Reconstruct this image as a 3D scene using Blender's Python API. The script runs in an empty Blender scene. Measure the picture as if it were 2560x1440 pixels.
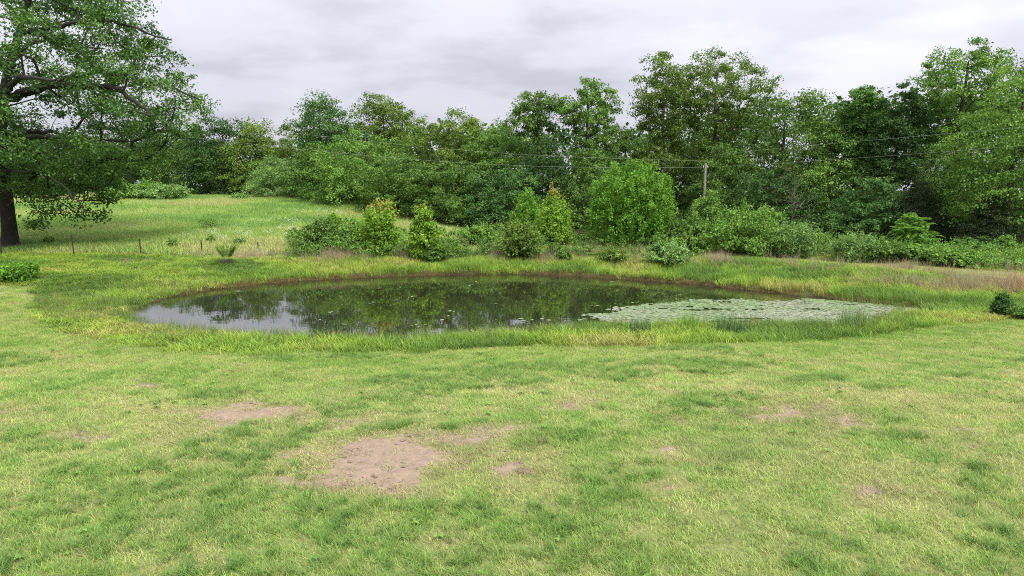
import bpy, math
import numpy as np

# ------------------------------------------------------------------ camera, sky, sun, exposure
sc = bpy.context.scene
COL = sc.collection
CAM_Z, FPX, PITCH = 5.0, 1762.0, math.radians(8.1)
SP, CP = math.sin(PITCH), math.cos(PITCH)
cam = bpy.data.cameras.new('camera')
cam.sensor_fit = 'HORIZONTAL'
cam.angle = 2 * math.atan(1280 / FPX)
cam.clip_start, cam.clip_end = 0.1, 3000
camo = bpy.data.objects.new('camera', cam)
camo.location = (0, 0, CAM_Z)
camo.rotation_euler = (math.pi / 2 - PITCH, 0, 0)
COL.objects.link(camo)
sc.camera = camo

SUN_EL, SUN_AZ = math.radians(50), math.radians(148)   # high sun behind thin cloud, behind the camera
SKY_GAIN = 0.30
world = bpy.data.worlds.new('World')
sc.world = world
world.use_nodes = True


def build_sky():
    nt = world.node_tree
    N, L = nt.nodes, nt.links
    N.clear()
    out = N.new('ShaderNodeOutputWorld')
    bg = N.new('ShaderNodeBackground')
    L.new(bg.outputs[0], out.inputs[0])
    tc = N.new('ShaderNodeTexCoord')
    sep = N.new('ShaderNodeSeparateXYZ')
    L.new(tc.outputs['Generated'], sep.inputs[0])

    def m(op, a, b=None, c=None):
        n = N.new('ShaderNodeMath')
        n.operation = op
        for i, v in enumerate((a, b, c)):
            if v is None:
                continue
            if isinstance(v, (int, float)):
                n.inputs[i].default_value = v
            else:
                L.new(v, n.inputs[i])
        return n.outputs[0]
    z = m('MAXIMUM', sep.outputs[2], 0.0)
    zz = m('ADD', z, 0.16)                     # cloud deck: project the direction on a plane overhead
    cx = m('DIVIDE', sep.outputs[0], zz)
    cy = m('DIVIDE', sep.outputs[1], zz)
    comb = N.new('ShaderNodeCombineXYZ')
    L.new(cx, comb.inputs[0])
    L.new(cy, comb.inputs[1])

    def noise(scale, detail, rough, dist, off, sx=1.0):
        mp = N.new('ShaderNodeMapping')
        mp.inputs['Location'].default_value = off
        mp.inputs['Scale'].default_value = (sx, 1, 1)
        L.new(comb.outputs[0], mp.inputs[0])
        n = N.new('ShaderNodeTexNoise')
        n.inputs['Scale'].default_value = scale
        n.inputs['Detail'].default_value = detail
        n.inputs['Roughness'].default_value = rough
        n.inputs['Distortion'].default_value = dist
        L.new(mp.outputs[0], n.inputs[0])
        return n.outputs[0]
    n1 = noise(0.75, 6, 0.55, 0.12, (-15.2, 2.9, 6.5), 0.9)
    n2 = noise(2.0, 5, 0.52, 0.15, (7.3, 4.1, 2), 0.9)
    f = m('ADD', m('MULTIPLY', n1, 0.66), m('MULTIPLY', n2, 0.34))
    ramp = N.new('ShaderNodeValToRGB')
    cr = ramp.color_ramp
    cr.interpolation = 'EASE'
    cr.elements[0].position = 0.36
    cr.elements[0].color = (0.52, 0.52, 0.595, 1)
    cr.elements[1].position = 0.66
    cr.elements[1].color = (0.82, 0.82, 0.90, 1)
    e = cr.elements.new(0.5)
    e.color = (0.67, 0.67, 0.755, 1)
    L.new(f, ramp.inputs[0])
    # overcast sky: the zenith is up to about three times as bright as the horizon
    grad = m('ADD', m('MULTIPLY', z, 2.0), 0.92)
    sky = N.new('ShaderNodeTexSky')
    sky.sky_type = 'NISHITA'
    sky.sun_disc = False
    sky.sun_elevation = SUN_EL
    sky.sun_rotation = SUN_AZ
    sk = N.new('ShaderNodeVectorMath')
    sk.operation = 'SCALE'
    L.new(sky.outputs[0], sk.inputs[0])
    sk.inputs['Scale'].default_value = 0.10
    cl = N.new('ShaderNodeVectorMath')
    cl.operation = 'SCALE'
    L.new(ramp.outputs[0], cl.inputs[0])
    L.new(grad, cl.inputs['Scale'])
    mix = N.new('ShaderNodeMix')
    mix.data_type = 'RGBA'
    mix.inputs['Factor'].default_value = 0.94
    L.new(sk.outputs[0], mix.inputs['A'])
    L.new(cl.outputs[0], mix.inputs['B'])
    L.new(mix.outputs['Result'], bg.inputs[0])
    bg.inputs[1].default_value = SKY_GAIN


build_sky()
sun = bpy.data.lights.new('sun', 'SUN')
sun.energy = 1.5
sun.angle = math.radians(16)
sun.color = (1.0, 0.965, 0.9)
suno = bpy.data.objects.new('sun', sun)
suno.rotation_euler = (math.pi / 2 - SUN_EL, 0, math.pi - SUN_AZ)
COL.objects.link(suno)
sc.view_settings.view_transform = 'Standard'
sc.view_settings.look = 'None'
sc.view_settings.exposure = 1.75
sc.view_settings.gamma = 1.0
sc.view_settings.use_curve_mapping = False
sc.render.engine = 'CYCLES'
sc.cycles.use_denoising = False
sc.cycles.filter_width = 1.0
sc.cycles.max_bounces = 7
sc.cycles.diffuse_bounces = 2
sc.cycles.transmission_bounces = 4
sc.cycles.glossy_bounces = 3
sc.cycles.caustics_reflective = False
sc.cycles.caustics_refractive = False

# ------------------------------------------------------------------ helpers: numbers
RNG = np.random.default_rng(7)


def hash2(ix, iy, seed):
    h = (ix.astype(np.int64) * 374761393 + iy.astype(np.int64) * 668265263 + seed * 974634777) & 0x7fffffff
    h = ((h ^ (h >> 13)) * 1274126177) & 0x7fffffff
    h = h ^ (h >> 16)
    return (h & 0xffff) / 65535.0


def vnoise(x, y, seed=0):
    x = np.asarray(x, float)
    y = np.asarray(y, float)
    ix, iy = np.floor(x), np.floor(y)
    fx, fy = x - ix, y - iy
    fx = fx * fx * (3 - 2 * fx)
    fy = fy * fy * (3 - 2 * fy)
    a, b = hash2(ix, iy, seed), hash2(ix + 1, iy, seed)
    c, d = hash2(ix, iy + 1, seed), hash2(ix + 1, iy + 1, seed)
    return (a * (1 - fx) + b * fx) * (1 - fy) + (c * (1 - fx) + d * fx) * fy


def fbm(x, y, seed=0, oct=4):
    s, a, t = 0, 0.5, 0
    for i in range(oct):
        s = s + a * vnoise(x * 2 ** i + 13.7 * i, y * 2 ** i - 7.1 * i, seed + i)
        t += a
        a *= 0.5
    return s / t


def sstep(a, b, x):
    t = np.clip((np.asarray(x, float) - a) / (b - a), 0, 1)
    return t * t * (3 - 2 * t)


def ray(px, py):
    xc, yc = (px - 1280) / FPX, (720 - py) / FPX
    return xc, CP + yc * SP, -SP + yc * CP


def on_level(px, py, z=0.0):
    dx, dy, dz = ray(px, py)
    t = (z - CAM_Z) / dz
    return dx * t, dy * t


def poly_sd(px, py, poly):
    """signed distance to a closed polygon, positive outside"""
    px, py = np.asarray(px, float), np.asarray(py, float)
    best = np.full(px.shape, 1e9)
    inside = np.zeros(px.shape, bool)
    n = len(poly)
    for i in range(n):
        ax, ay = poly[i]
        bx, by = poly[(i + 1) % n]
        ex, ey = bx - ax, by - ay
        t = np.clip(((px - ax) * ex + (py - ay) * ey) / (ex * ex + ey * ey + 1e-9), 0, 1)
        best = np.minimum(best, np.hypot(px - ax - t * ex, py - ay - t * ey))
        c = ((ay > py) != (by > py)) & (px < (bx - ax) * (py - ay) / (by - ay + 1e-12) + ax)
        inside ^= c
    return np.where(inside, -best, best)


POND_PX = [(312, 792), (322, 776), (368, 761), (430, 744), (520, 726), (640, 712), (760, 702), (900, 695), (1040, 689),
           (1180, 686), (1300, 686), (1420, 690), (1540, 697), (1680, 706), (1800, 718), (1900, 729), (2000, 739), (2100, 749),
           (2190, 759), (2270, 768), (2320, 774), (2270, 786), (2200, 800), (2120, 822), (2020, 818), (1900, 815), (1760, 818),
           (1640, 815), (1540, 815), (1440, 822), (1330, 832), (1200, 842), (1080, 850), (960, 854), (860, 850), (760, 845),
           (640, 841), (540, 837), (450, 829), (372, 817), (330, 805)]
POND = [on_level(x, y) for x, y in POND_PX]


def height(x, y, detail=True):
    x, y = np.asarray(x, float), np.asarray(y, float)
    w = 0.5 * (fbm(x * 0.9, y * 0.9, 5, 3) - 0.5)
    sd = poly_sd(x, y, POND) + w * 0.8
    out = np.maximum(sd, 0)
    far = sstep(30, 36, y)
    bank_n = 0.06 + 0.55 * sstep(0, 12, out) + 0.02 * np.maximum(20 - y, 0) * 0.5
    bank_f = 0.16 * sstep(0, 0.35, out) + 0.55 * sstep(0.3, 7, out) + 0.25 * sstep(7, 16, out)
    h = bank_n * (1 - far) + bank_f * far
    h = np.where(sd < 0, -0.10 - 1.1 * sstep(0, 4, -sd), h)
    h = np.where((sd >= 0) & (sd < 0.12), h * (sd / 0.12) - 0.04 * (1 - sd / 0.12), h)
    fld = sstep(14, -22, x)
    h = h + fld * (2.75 * sstep(44, 94, y) - 1.2 * sstep(100, 190, y))
    if detail:
        h = h + (fbm(x * 0.16, y * 0.16, 21, 3) - 0.5) * 0.22 * sstep(0.5, 5, out)
        h = h + (fbm(x * 1.3, y * 1.3, 31, 3) - 0.5) * 0.07 * sstep(0.2, 1.5, out)
    return h


GX, GY = np.arange(-100, 100.01, 0.4), np.arange(0, 150.01, 0.3)
GZ = height(*np.meshgrid(GX, GY))


def hq(x, y):
    """quick bilinear look-up of the ground height"""
    u = np.clip((np.asarray(x, float) + 100) / 0.4, 0, len(GX) - 1.001)
    v = np.clip(np.asarray(y, float) / 0.3, 0, len(GY) - 1.001)
    i, j = u.astype(int), v.astype(int)
    fu, fv = u - i, v - j
    return (GZ[j, i] * (1 - fu) + GZ[j, i + 1] * fu) * (1 - fv) + (GZ[j + 1, i] * (1 - fu) + GZ[j + 1, i + 1] * fu) * fv


def h1(x, y):
    return float(hq(np.array([x]), np.array([y]))[0])


def hit(px, py):
    """the ground point a picture point shows"""
    dx, dy, dz = ray(px, py)
    ts = np.concatenate([np.arange(4, 60, 0.1), np.arange(60, 200, 0.4)])
    g = CAM_Z + dz * ts - hq(dx * ts, dy * ts)
    k = int(np.argmax(g <= 0)) if (g <= 0).any() else len(ts) - 1
    t = ts[k]
    return dx * t, dy * t


def z_at(py, y):
    _, dy, dz = ray(0, py)
    return CAM_Z + dz / dy * y


def x_at(px, y, z):
    return (px - 1280) / FPX * (y * CP + (CAM_Z - z) * SP)


# ------------------------------------------------------------------ helpers: meshes and objects
def mesh_np(name, verts, faces, mat=None, smooth=False, fattr=None, vattr=None):
    """verts (n,3); faces (m,k) array, or a list of such arrays"""
    me = bpy.data.meshes.new(name)
    verts = np.asarray(verts, np.float32)
    fl = faces if isinstance(faces, list) else [faces]
    fl = [np.asarray(f, np.int32) for f in fl if len(f)]
    me.vertices.add(len(verts))
    me.vertices.foreach_set('co', verts.ravel())
    if fl:
        nl = sum(f.size for f in fl)
        nf = sum(len(f) for f in fl)
        me.loops.add(nl)
        me.loops.foreach_set('vertex_index', np.concatenate([f.ravel() for f in fl]))
        me.polygons.add(nf)
        tot = np.concatenate([np.full(len(f), f.shape[1], np.int32) for f in fl])
        start = np.concatenate([[0], np.cumsum(tot)[:-1]]).astype(np.int32)
        me.polygons.foreach_set('loop_start', start)
        me.polygons.foreach_set('use_smooth', np.full(nf, smooth))
    me.update(calc_edges=True)
    for dom, d in (('FACE', fattr), ('POINT', vattr)):
        for k, v in (d or {}).items():
            v = np.asarray(v)
            if v.dtype.kind == 'i':
                a = me.attributes.new(k, 'INT', dom)
                a.data.foreach_set('value', v.astype(np.int32))
            elif v.ndim == 1:
                a = me.attributes.new(k, 'FLOAT', dom)
                a.data.foreach_set('value', v.astype(np.float32))
            else:
                a = me.attributes.new(k, 'FLOAT_VECTOR', dom)
                a.data.foreach_set('vector', v.astype(np.float32).ravel())
    if mat:
        me.materials.append(mat)
    return me


def link(name, me, parent=None, loc=(0, 0, 0), kind=None, label=None, cat=None, group=None):
    o = bpy.data.objects.new(name, me)
    o.location = loc
    COL.objects.link(o)
    if parent is not None:
        o.parent = parent
    for k, v in (('kind', kind), ('label', label), ('category', cat), ('group', group)):
        if v:
            o[k] = v
    return o


def tube(path, radii, n=7):
    """verts, quads of a tapered tube along a polyline"""
    P = np.asarray(path, float)
    R = np.asarray(radii, float)
    T = np.gradient(P, axis=0)
    T /= np.linalg.norm(T, axis=1)[:, None] + 1e-9
    ref = np.where(np.abs(T[:, 2:3]) > 0.9, np.array([[1.0, 0, 0]]), np.array([[0, 0, 1.0]]))
    if abs(T[0, 2]) > 0.9 or abs(T[:, 2]).mean() > 0.75:
        ref = np.tile([[1.0, 0.05, 0]], (len(P), 1))
    U = np.cross(T, ref)
    U /= np.linalg.norm(U, axis=1)[:, None] + 1e-9
    V = np.cross(T, U)
    a = np.linspace(0, 2 * math.pi, n, endpoint=False)
    ring = np.cos(a)[None, :, None] * U[:, None] + np.sin(a)[None, :, None] * V[:, None]
    vs = (P[:, None] + ring * R[:, None, None]).reshape(-1, 3)
    k = len(P)
    i, j = np.meshgrid(np.arange(k - 1), np.arange(n), indexing='ij')
    a0, b0 = i * n + j, i * n + (j + 1) % n
    q = np.stack([a0, b0, b0 + n, a0 + n], -1).reshape(-1, 4)
    return vs, q


class Join:
    def __init__(s):
        s.v, s.f, s.n = [], [], 0

    def add(s, vf):
        v, f = vf
        s.v.append(v)
        s.f.append(np.asarray(f) + s.n)
        s.n += len(v)

    def mesh(s, name, mat, smooth=True):
        return mesh_np(name, np.concatenate(s.v), s.f, mat, smooth)


def bez(a, b, c, n=6):
    t = np.linspace(0, 1, n)[:, None]
    return (1 - t) ** 2 * np.asarray(a) + 2 * t * (1 - t) * np.asarray(b) + t * t * np.asarray(c)


# ------------------------------------------------------------------ materials
def new_mat(name):
    m = bpy.data.materials.new(name)
    m.use_nodes = True
    nt = m.node_tree
    nt.nodes.clear()
    out = nt.nodes.new('ShaderNodeOutputMaterial')
    return m, nt.nodes, nt.links, out


def mixc(N, L, fac, a, b, mode='MIX'):
    n = N.new('ShaderNodeMix')
    n.data_type = 'RGBA'
    n.blend_type = mode
    for s, v in (('Factor', fac), ('A', a), ('B', b)):
        if isinstance(v, (int, float)):
            n.inputs[s].default_value = v
        elif isinstance(v, tuple):
            n.inputs[s].default_value = (*v, 1)
        else:
            L.new(v, n.inputs[s])
    return n.outputs['Result']


def attr(N, name, typ='GEOMETRY'):
    a = N.new('ShaderNodeAttribute')
    a.attribute_name = name
    a.attribute_type = typ
    return a


def leaf_mat(name, dark, light, tip=None, trans=0.24, rough=0.5):
    m, N, L, out = new_mat(name)
    cv, lv = attr(N, 'cv'), attr(N, 'lv')
    c = mixc(N, L, cv.outputs['Fac'], dark, light)
    c2 = mixc(N, L, lv.outputs['Fac'], (0.62, 0.68, 0.66), (1.42, 1.34, 1.3))
    c = mixc(N, L, 1.0, c, c2, 'MULTIPLY')
    if tip:
        tp = attr(N, 'tp')
        c = mixc(N, L, tp.outputs['Fac'], c, tip)
    p = N.new('ShaderNodeBsdfPrincipled')
    L.new(c, p.inputs['Base Color'])
    p.inputs['Roughness'].default_value = rough
    p.inputs['Specular IOR Level'].default_value = 0.16
    t = N.new('ShaderNodeBsdfTranslucent')
    tc = mixc(N, L, 1.0, c, (1.25, 1.3, 0.75), 'MULTIPLY')
    L.new(tc, t.inputs[0])
    s = N.new('ShaderNodeMixShader')
    s.inputs[0].default_value = trans
    L.new(p.outputs[0], s.inputs[1])
    L.new(t.outputs[0], s.inputs[2])
    L.new(s.outputs[0], out.inputs[0])
    return m


def bark_mat(name, a, b, scale=6):
    m, N, L, out = new_mat(name)
    tc = N.new('ShaderNodeTexCoord')
    mp = N.new('ShaderNodeMapping')
    mp.inputs['Scale'].default_value = (1, 1, 0.22)
    L.new(tc.outputs['Object'], mp.inputs[0])
    n = N.new('ShaderNodeTexNoise')
    n.inputs['Scale'].default_value = scale
    n.inputs['Detail'].default_value = 8
    n.inputs['Roughness'].default_value = 0.7
    L.new(mp.outputs[0], n.inputs[0])
    c = mixc(N, L, n.outputs[0], a, b)
    p = N.new('ShaderNodeBsdfPrincipled')
    p.inputs['Roughness'].default_value = 0.9
    L.new(c, p.inputs['Base Color'])
    bp = N.new('ShaderNodeBump')
    bp.inputs['Strength'].default_value = 0.8
    bp.inputs['Distance'].default_value = 0.06
    L.new(n.outputs[0], bp.inputs['Height'])
    L.new(bp.outputs[0], p.inputs['Normal'])
    L.new(p.outputs[0], out.inputs[0])
    return m


def grass_mat(name, trans=0.35):
    """blade colour = the tuft's own tint, varied from blade to blade"""
    m, N, L, out = new_mat(name)
    tint = attr(N, 'tint', 'INSTANCER')
    bv = attr(N, 'bv')
    c2 = mixc(N, L, bv.outputs['Fac'], (0.68, 0.74, 0.8), (1.35, 1.22, 1.05))
    c = mixc(N, L, 1.0, tint.outputs['Color'], c2, 'MULTIPLY')
    p = N.new('ShaderNodeBsdfPrincipled')
    L.new(c, p.inputs['Base Color'])
    p.inputs['Roughness'].default_value = 0.5
    p.inputs['Specular IOR Level'].default_value = 0.25
    t = N.new('ShaderNodeBsdfTranslucent')
    L.new(c, t.inputs[0])
    s = N.new('ShaderNodeMixShader')
    s.inputs[0].default_value = trans
    L.new(p.outputs[0], s.inputs[1])
    L.new(t.outputs[0], s.inputs[2])
    L.new(s.outputs[0], out.inputs[0])
    return m


def plain_mat(name, col, rough=0.7, col2=None, scale=8, metal=0.0):
    m, N, L, out = new_mat(name)
    p = N.new('ShaderNodeBsdfPrincipled')
    p.inputs['Roughness'].default_value = rough
    p.inputs['Metallic'].default_value = metal
    if col2:
        n = N.new('ShaderNodeTexNoise')
        n.inputs['Scale'].default_value = scale
        n.inputs['Detail'].default_value = 6
        tc = N.new('ShaderNodeTexCoord')
        L.new(tc.outputs['Object'], n.inputs[0])
        L.new(mixc(N, L, n.outputs[0], col, col2), p.inputs['Base Color'])
    else:
        p.inputs['Base Color'].default_value = (*col, 1)
    L.new(p.outputs[0], out.inputs[0])
    return m


LEAF = {
    'oak': leaf_mat('oak_leaf', (0.054, 0.127, 0.031), (0.122, 0.233, 0.055)),
    'mid': leaf_mat('mid_leaf', (0.062, 0.130, 0.026), (0.147, 0.258, 0.052)),
    'light': leaf_mat('light_leaf', (0.094, 0.202, 0.036), (0.203, 0.351, 0.069)),
    'blue': leaf_mat('blue_green_leaf', (0.053, 0.128, 0.034), (0.120, 0.234, 0.063)),
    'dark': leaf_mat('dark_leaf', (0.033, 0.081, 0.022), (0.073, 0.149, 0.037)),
    'olive': leaf_mat('olive_leaf', (0.080, 0.146, 0.026), (0.169, 0.258, 0.047)),
    'grey': leaf_mat('grey_green_leaf', (0.120, 0.218, 0.062), (0.231, 0.380, 0.116)),
    'bright': leaf_mat('bright_leaf', (0.090, 0.217, 0.026), (0.202, 0.388, 0.059), trans=0.4),
    'fresh': leaf_mat('fresh_leaf', (0.131, 0.260, 0.032), (0.293, 0.462, 0.066), tip=(0.40, 0.24, 0.09), trans=0.4),
    'sumac': leaf_mat('sumac_leaf', (0.110, 0.237, 0.044), (0.205, 0.375, 0.075), trans=0.38),
    'frost': leaf_mat('blue_grey_leaf', (0.079, 0.180, 0.043), (0.149, 0.290, 0.077)),
    'cedar': leaf_mat('cedar_leaf', (0.022, 0.038, 0.014), (0.046, 0.072, 0.026), trans=0.1),
    'rust': leaf_mat('rusty_leaf', (0.13, 0.13, 0.035), (0.25, 0.21, 0.06)),
    'deadleaf': leaf_mat('dead_leaf', (0.09, 0.055, 0.038), (0.16, 0.105, 0.07), trans=0.15),
}
BARK = bark_mat('dark_bark', (0.012, 0.010, 0.008), (0.055, 0.045, 0.036))
BARK_GREY = bark_mat('grey_bark', (0.05, 0.042, 0.034), (0.15, 0.135, 0.115))
STEM = bark_mat('stem_bark', (0.05, 0.045, 0.025), (0.11, 0.10, 0.06), 14)
GRASS = grass_mat('grass_blade')

# ------------------------------------------------------------------ ground
def region(pts):
    return [hit(x, y) for x, y in pts]


# tall grass ring round the pond: inside this line and outside the shore the grass is left unmown
RING = region([(2900, 760), (2560, 796), (2420, 806), (2330, 818), (2230, 838), (2080, 852), (1900, 858), (1700, 862), (1450, 866),
               (1200, 874), (950, 884), (700, 886), (480, 880), (300, 862), (160, 836), (88, 800), (70, 768), (84, 738), (70, 716),
               (-60, 706), (-260, 702)]) + [(-48, 60), (-40, 200), (140, 200), (140, 40), (60, 22)]
PATH = region([(1690, 634), (1760, 640), (1950, 648), (2150, 662), (2320, 678), (2480, 694), (2640, 712), (2900, 742), (2900, 716), (2640, 692), (2480, 677),
               (2320, 663), (2150, 650), (1950, 640), (1800, 632)])
BARE = [(650, 1036, 112, 22, 1), (960, 1158, 135, 48, 1.1), (1215, 1090, 130, 22, .8), (745, 1207, 105, 18, .95), (1420, 1014, 90, 9, .75), (2010, 1045, 100, 26, .72),
        (190, 1102, 42, 13, .8), (60, 1032, 90, 9, .6), (390, 968, 55, 8, .6), (2200, 1245, 110, 14, .62), (1290, 1190, 60, 14, .8), (1690, 1135, 85, 12, .62),
        (470, 1098, 60, 10, .7), (2400, 1086, 20, 7, .8), (2275, 906, 70, 4, .6), (320, 950, 40, 4, .6), (1700, 1050, 60, 6, .5), (1110, 1330, 50, 10, .4),
        (300, 652, 110, 7, 1), (2050, 908, 50, 4, .6), (840, 1066, 60, 10, .75), (1650, 1232, 90, 12, .6), (1900, 1020, 80, 8, .6), (2480, 1122, 60, 12, .5),
        (410, 1280, 45, 8, .4), (2090, 1066, 60, 10, .75)]
BARE_W = []
for (a, b, c, d, e) in BARE:
    e = e if e > .9 else e * .88
    x0, y0 = hit(a, b)
    x1, _ = hit(a + c, b)
    _, yt = hit(a, b - d)
    _, yb = hit(a, b + d)
    BARE_W.append((x0, y0, abs(x1 - x0), abs(yt - yb) / 2, e))


def bare_field(x, y):
    """>1 on bare soil, falling to 0 away from it"""
    wx = x + (fbm(x * 1.1, y * 1.1, 41, 4) - 0.5) * 1.6
    wy = y + (fbm(x * 1.1, y * 1.1, 51, 4) - 0.5) * 1.6
    s = np.zeros(np.shape(x))
    for x0, y0, rx, ry, e in BARE_W:
        q = np.hypot((wx - x0) / rx, (wy - y0) / ry)
        s = np.maximum(s, (2.0 - q) * e)
    return np.clip(s + (fbm(x * 3.5, y * 3.5, 61, 3) - 0.5) * 1.1 * (s > .2) + (fbm(x * 8, y * 8, 67, 2) - 0.5) * 0.6 * (s > .2), 0, 2)


def zones(x, y):
    sd = poly_sd(x, y, POND)
    ring = poly_sd(x, y, RING)
    path = poly_sd(x, y, PATH)
    return sd, ring, path


def build_ground():
    ys = np.concatenate([np.linspace(-90, 2, 24)[:-1], np.arange(2, 6.5, .5), np.arange(6.5, 19, 0.11), np.arange(19, 27, 0.2), np.arange(27, 46, 0.26), np.arange(46, 70, 0.6),
                         np.arange(70, 130, 2), 130 * 1.14 ** np.arange(0, 15)])
    xs = np.concatenate([np.arange(0, 11, 0.12), np.arange(11, 22, 0.25)])
    xs = np.concatenate([xs, np.arange(22, 50, 0.8), 50 * 1.16 ** np.arange(0, 18)])
    xs = np.concatenate([-xs[:0:-1], xs])
    X, Y = np.meshgrid(xs, ys)
    x, y = X.ravel(), Y.ravel()
    z = height(x, y)
    b = bare_field(x, y)
    z = z + np.clip(b - 0.7, 0, 1) * (fbm(x * 4, y * 4, 71, 3) - 0.45) * 0.10
    sd, ring, path = zones(x, y)
    nx, ny = len(xs), len(ys)
    i, j = np.meshgrid(np.arange(ny - 1), np.arange(nx - 1), indexing='ij')
    a = (i * nx + j).ravel()
    f = np.stack([a, a + 1, a + 1 + nx, a + nx], 1)
    n1 = fbm(x * 0.35, y * 0.35, 81, 4)
    soil = np.array([0.285, 0.215, 0.160])
    thatch = np.array([0.215, 0.235, 0.085])
    bankc = np.array([0.070, 0.095, 0.022])
    mud = np.array([0.085, 0.046, 0.024])
    pasture = np.array([0.22, 0.27, 0.08])
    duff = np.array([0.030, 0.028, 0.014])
    c = thatch * (0.8 + 0.4 * n1)[:, None]

    def over(c, col, w):
        return c * (1 - w[:, None]) + np.asarray(col) * w[:, None]
    tall = sstep(0.3, -0.3, ring) * sstep(-0.2, 0.2, path)
    c = over(c, bankc, tall)
    fld = sstep(45, 50, y) * sstep(6, 0, x + (y - 48) * 0.55)
    c = over(c, pasture, fld)
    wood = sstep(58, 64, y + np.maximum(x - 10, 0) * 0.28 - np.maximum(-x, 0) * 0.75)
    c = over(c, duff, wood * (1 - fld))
    c = over(c, mud, sstep(0.38, 0.12, sd) * sstep(30, 34, y))
    c = over(c, np.array([0.05, 0.04, 0.02]), sstep(0.25, 0.0, sd))
    c = over(c, soil, sstep(0.75, 1.15, b))
    m, N, L, out = new_mat('earth')
    at = attr(N, 'col')
    tc = N.new('ShaderNodeTexCoord')
    n = N.new('ShaderNodeTexNoise')
    n.inputs['Scale'].default_value = 9
    n.inputs['Detail'].default_value = 8
    n.inputs['Roughness'].default_value = 0.75
    L.new(tc.outputs['Object'], n.inputs[0])
    rmp = N.new('ShaderNodeMapRange')
    L.new(n.outputs[0], rmp.inputs[0])
    rmp.inputs[1].default_value, rmp.inputs[2].default_value = 0.3, 0.7
    k = mixc(N, L, rmp.outputs[0], (0.72, 0.72, 0.72), (1.25, 1.23, 1.2))
    cc = mixc(N, L, 1.0, at.outputs['Color'], k, 'MULTIPLY')
    p = N.new('ShaderNodeBsdfPrincipled')
    p.inputs['Roughness'].default_value = 0.95
    p.inputs['Specular IOR Level'].default_value = 0.1
    L.new(cc, p.inputs['Base Color'])
    bp = N.new('ShaderNodeBump')
    bp.inputs['Strength'].default_value = 0.9
    bp.inputs['Distance'].default_value = 0.04
    L.new(n.outputs[0], bp.inputs['Height'])
    L.new(bp.outputs[0], p.inputs['Normal'])
    L.new(p.outputs[0], out.inputs[0])
    me = mesh_np('ground', np.stack([x, y, z], 1), f, m, True, vattr={'col': c})
    link('ground', me, kind='structure', label='gently rolling grassy ground around the pond')


build_ground()


def build_water():
    m, N, L, out = new_mat('pond_water')
    p = N.new('ShaderNodeBsdfPrincipled')
    p.inputs['Base Color'].default_value = (0.020, 0.022, 0.010, 1)
    p.inputs['Roughness'].default_value = 0.015
    p.inputs['IOR'].default_value = 4.0
    tc = N.new('ShaderNodeTexCoord')
    n = N.new('ShaderNodeTexNoise')
    n.inputs['Scale'].default_value = 1.6
    n.inputs['Detail'].default_value = 3
    L.new(tc.outputs['Object'], n.inputs[0])
    b = N.new('ShaderNodeBump')
    b.inputs['Strength'].default_value = 0.05
    b.inputs['Distance'].default_value = 0.03
    L.new(n.outputs[0], b.inputs['Height'])
    L.new(b.outputs[0], p.inputs['Normal'])
    L.new(p.outputs[0], out.inputs[0])
    xs = [q[0] for q in POND]
    ys = [q[1] for q in POND]
    a, b_, c, d = min(xs) - 1, max(xs) + 1, min(ys) - 1, max(ys) + 1
    me = mesh_np('pond_water', [(a, c, 0), (b_, c, 0), (b_, d, 0), (a, d, 0)], np.array([[0, 1, 2, 3]]), m)
    link('pond_water', me, kind='structure', label='still dark pond water mirroring trees and clouds')


build_water()

# ------------------------------------------------------------------ plants
def leaves_mesh(name, pos, axis, nrm, ln, wd, cv, lv, tp, mat, fold=0.18):
    """one bent rhombic leaf spray per row"""
    axis = axis / (np.linalg.norm(axis, axis=1)[:, None] + 1e-9)
    side = np.cross(axis, nrm)
    side /= np.linalg.norm(side, axis=1)[:, None] + 1e-9
    n2 = np.cross(side, axis)
    ln, wd = ln[:, None], wd[:, None]
    v0 = pos - axis * ln * 0.5
    v2 = pos + axis * ln * 0.5 - n2 * ln * 0.12
    v1 = pos + side * wd * 0.5 + n2 * wd * fold
    v3 = pos - side * wd * 0.5 + n2 * wd * fold
    V = np.stack([v0, v1, v2, v3], 1).reshape(-1, 3)
    F = np.arange(len(V)).reshape(-1, 4)
    return mesh_np(name, V, F, mat, False, fattr={'cv': cv, 'lv': lv, 'tp': tp})


def unit(v):
    return v / (np.linalg.norm(v, axis=-1, keepdims=True) + 1e-9)


def sample_tips(rng, n, zb, H, prof, lob, inner, squash=1.0, sep=1.0, seed=0):
    """crown clump centres inside a lobed envelope; prof = [(t, radius)]"""
    pt, pr = zip(*prof)
    m = n * 14
    t = rng.random(m)
    R = np.interp(t, pt, pr)
    keep = rng.random(m) < (R / max(pr)) ** 1.3
    t, R = t[keep], R[keep]
    th = rng.random(len(t)) * 2 * math.pi
    lobes = 1 + lob * 2 * (fbm(np.cos(th) * 1.6 + 9 + seed, np.sin(th) * 1.6 + t * 3.2 + 4, seed, 3) - 0.5)
    rr = R * lobes * rng.random(len(t)) ** inner
    zt = 1 + lob * 0.5 * (vnoise(np.cos(th) * 2 + 5, np.sin(th) * 2 + 5, seed + 9) - 0.5)
    P = np.stack([rr * np.cos(th), rr * np.sin(th) * squash, zb + t * (H - zb) * zt], 1)
    vol = max(pr) ** 2 * (H - zb) * 2.0
    dmin = sep * (vol / n) ** (1 / 3) * 0.72
    out = np.empty((0, 3))
    for p in P:
        if len(out) == 0 or np.min(np.sum((out - p) ** 2, 1)) > dmin * dmin:
            out = np.vstack([out, p])
            if len(out) >= n:
                break
    return out


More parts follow.
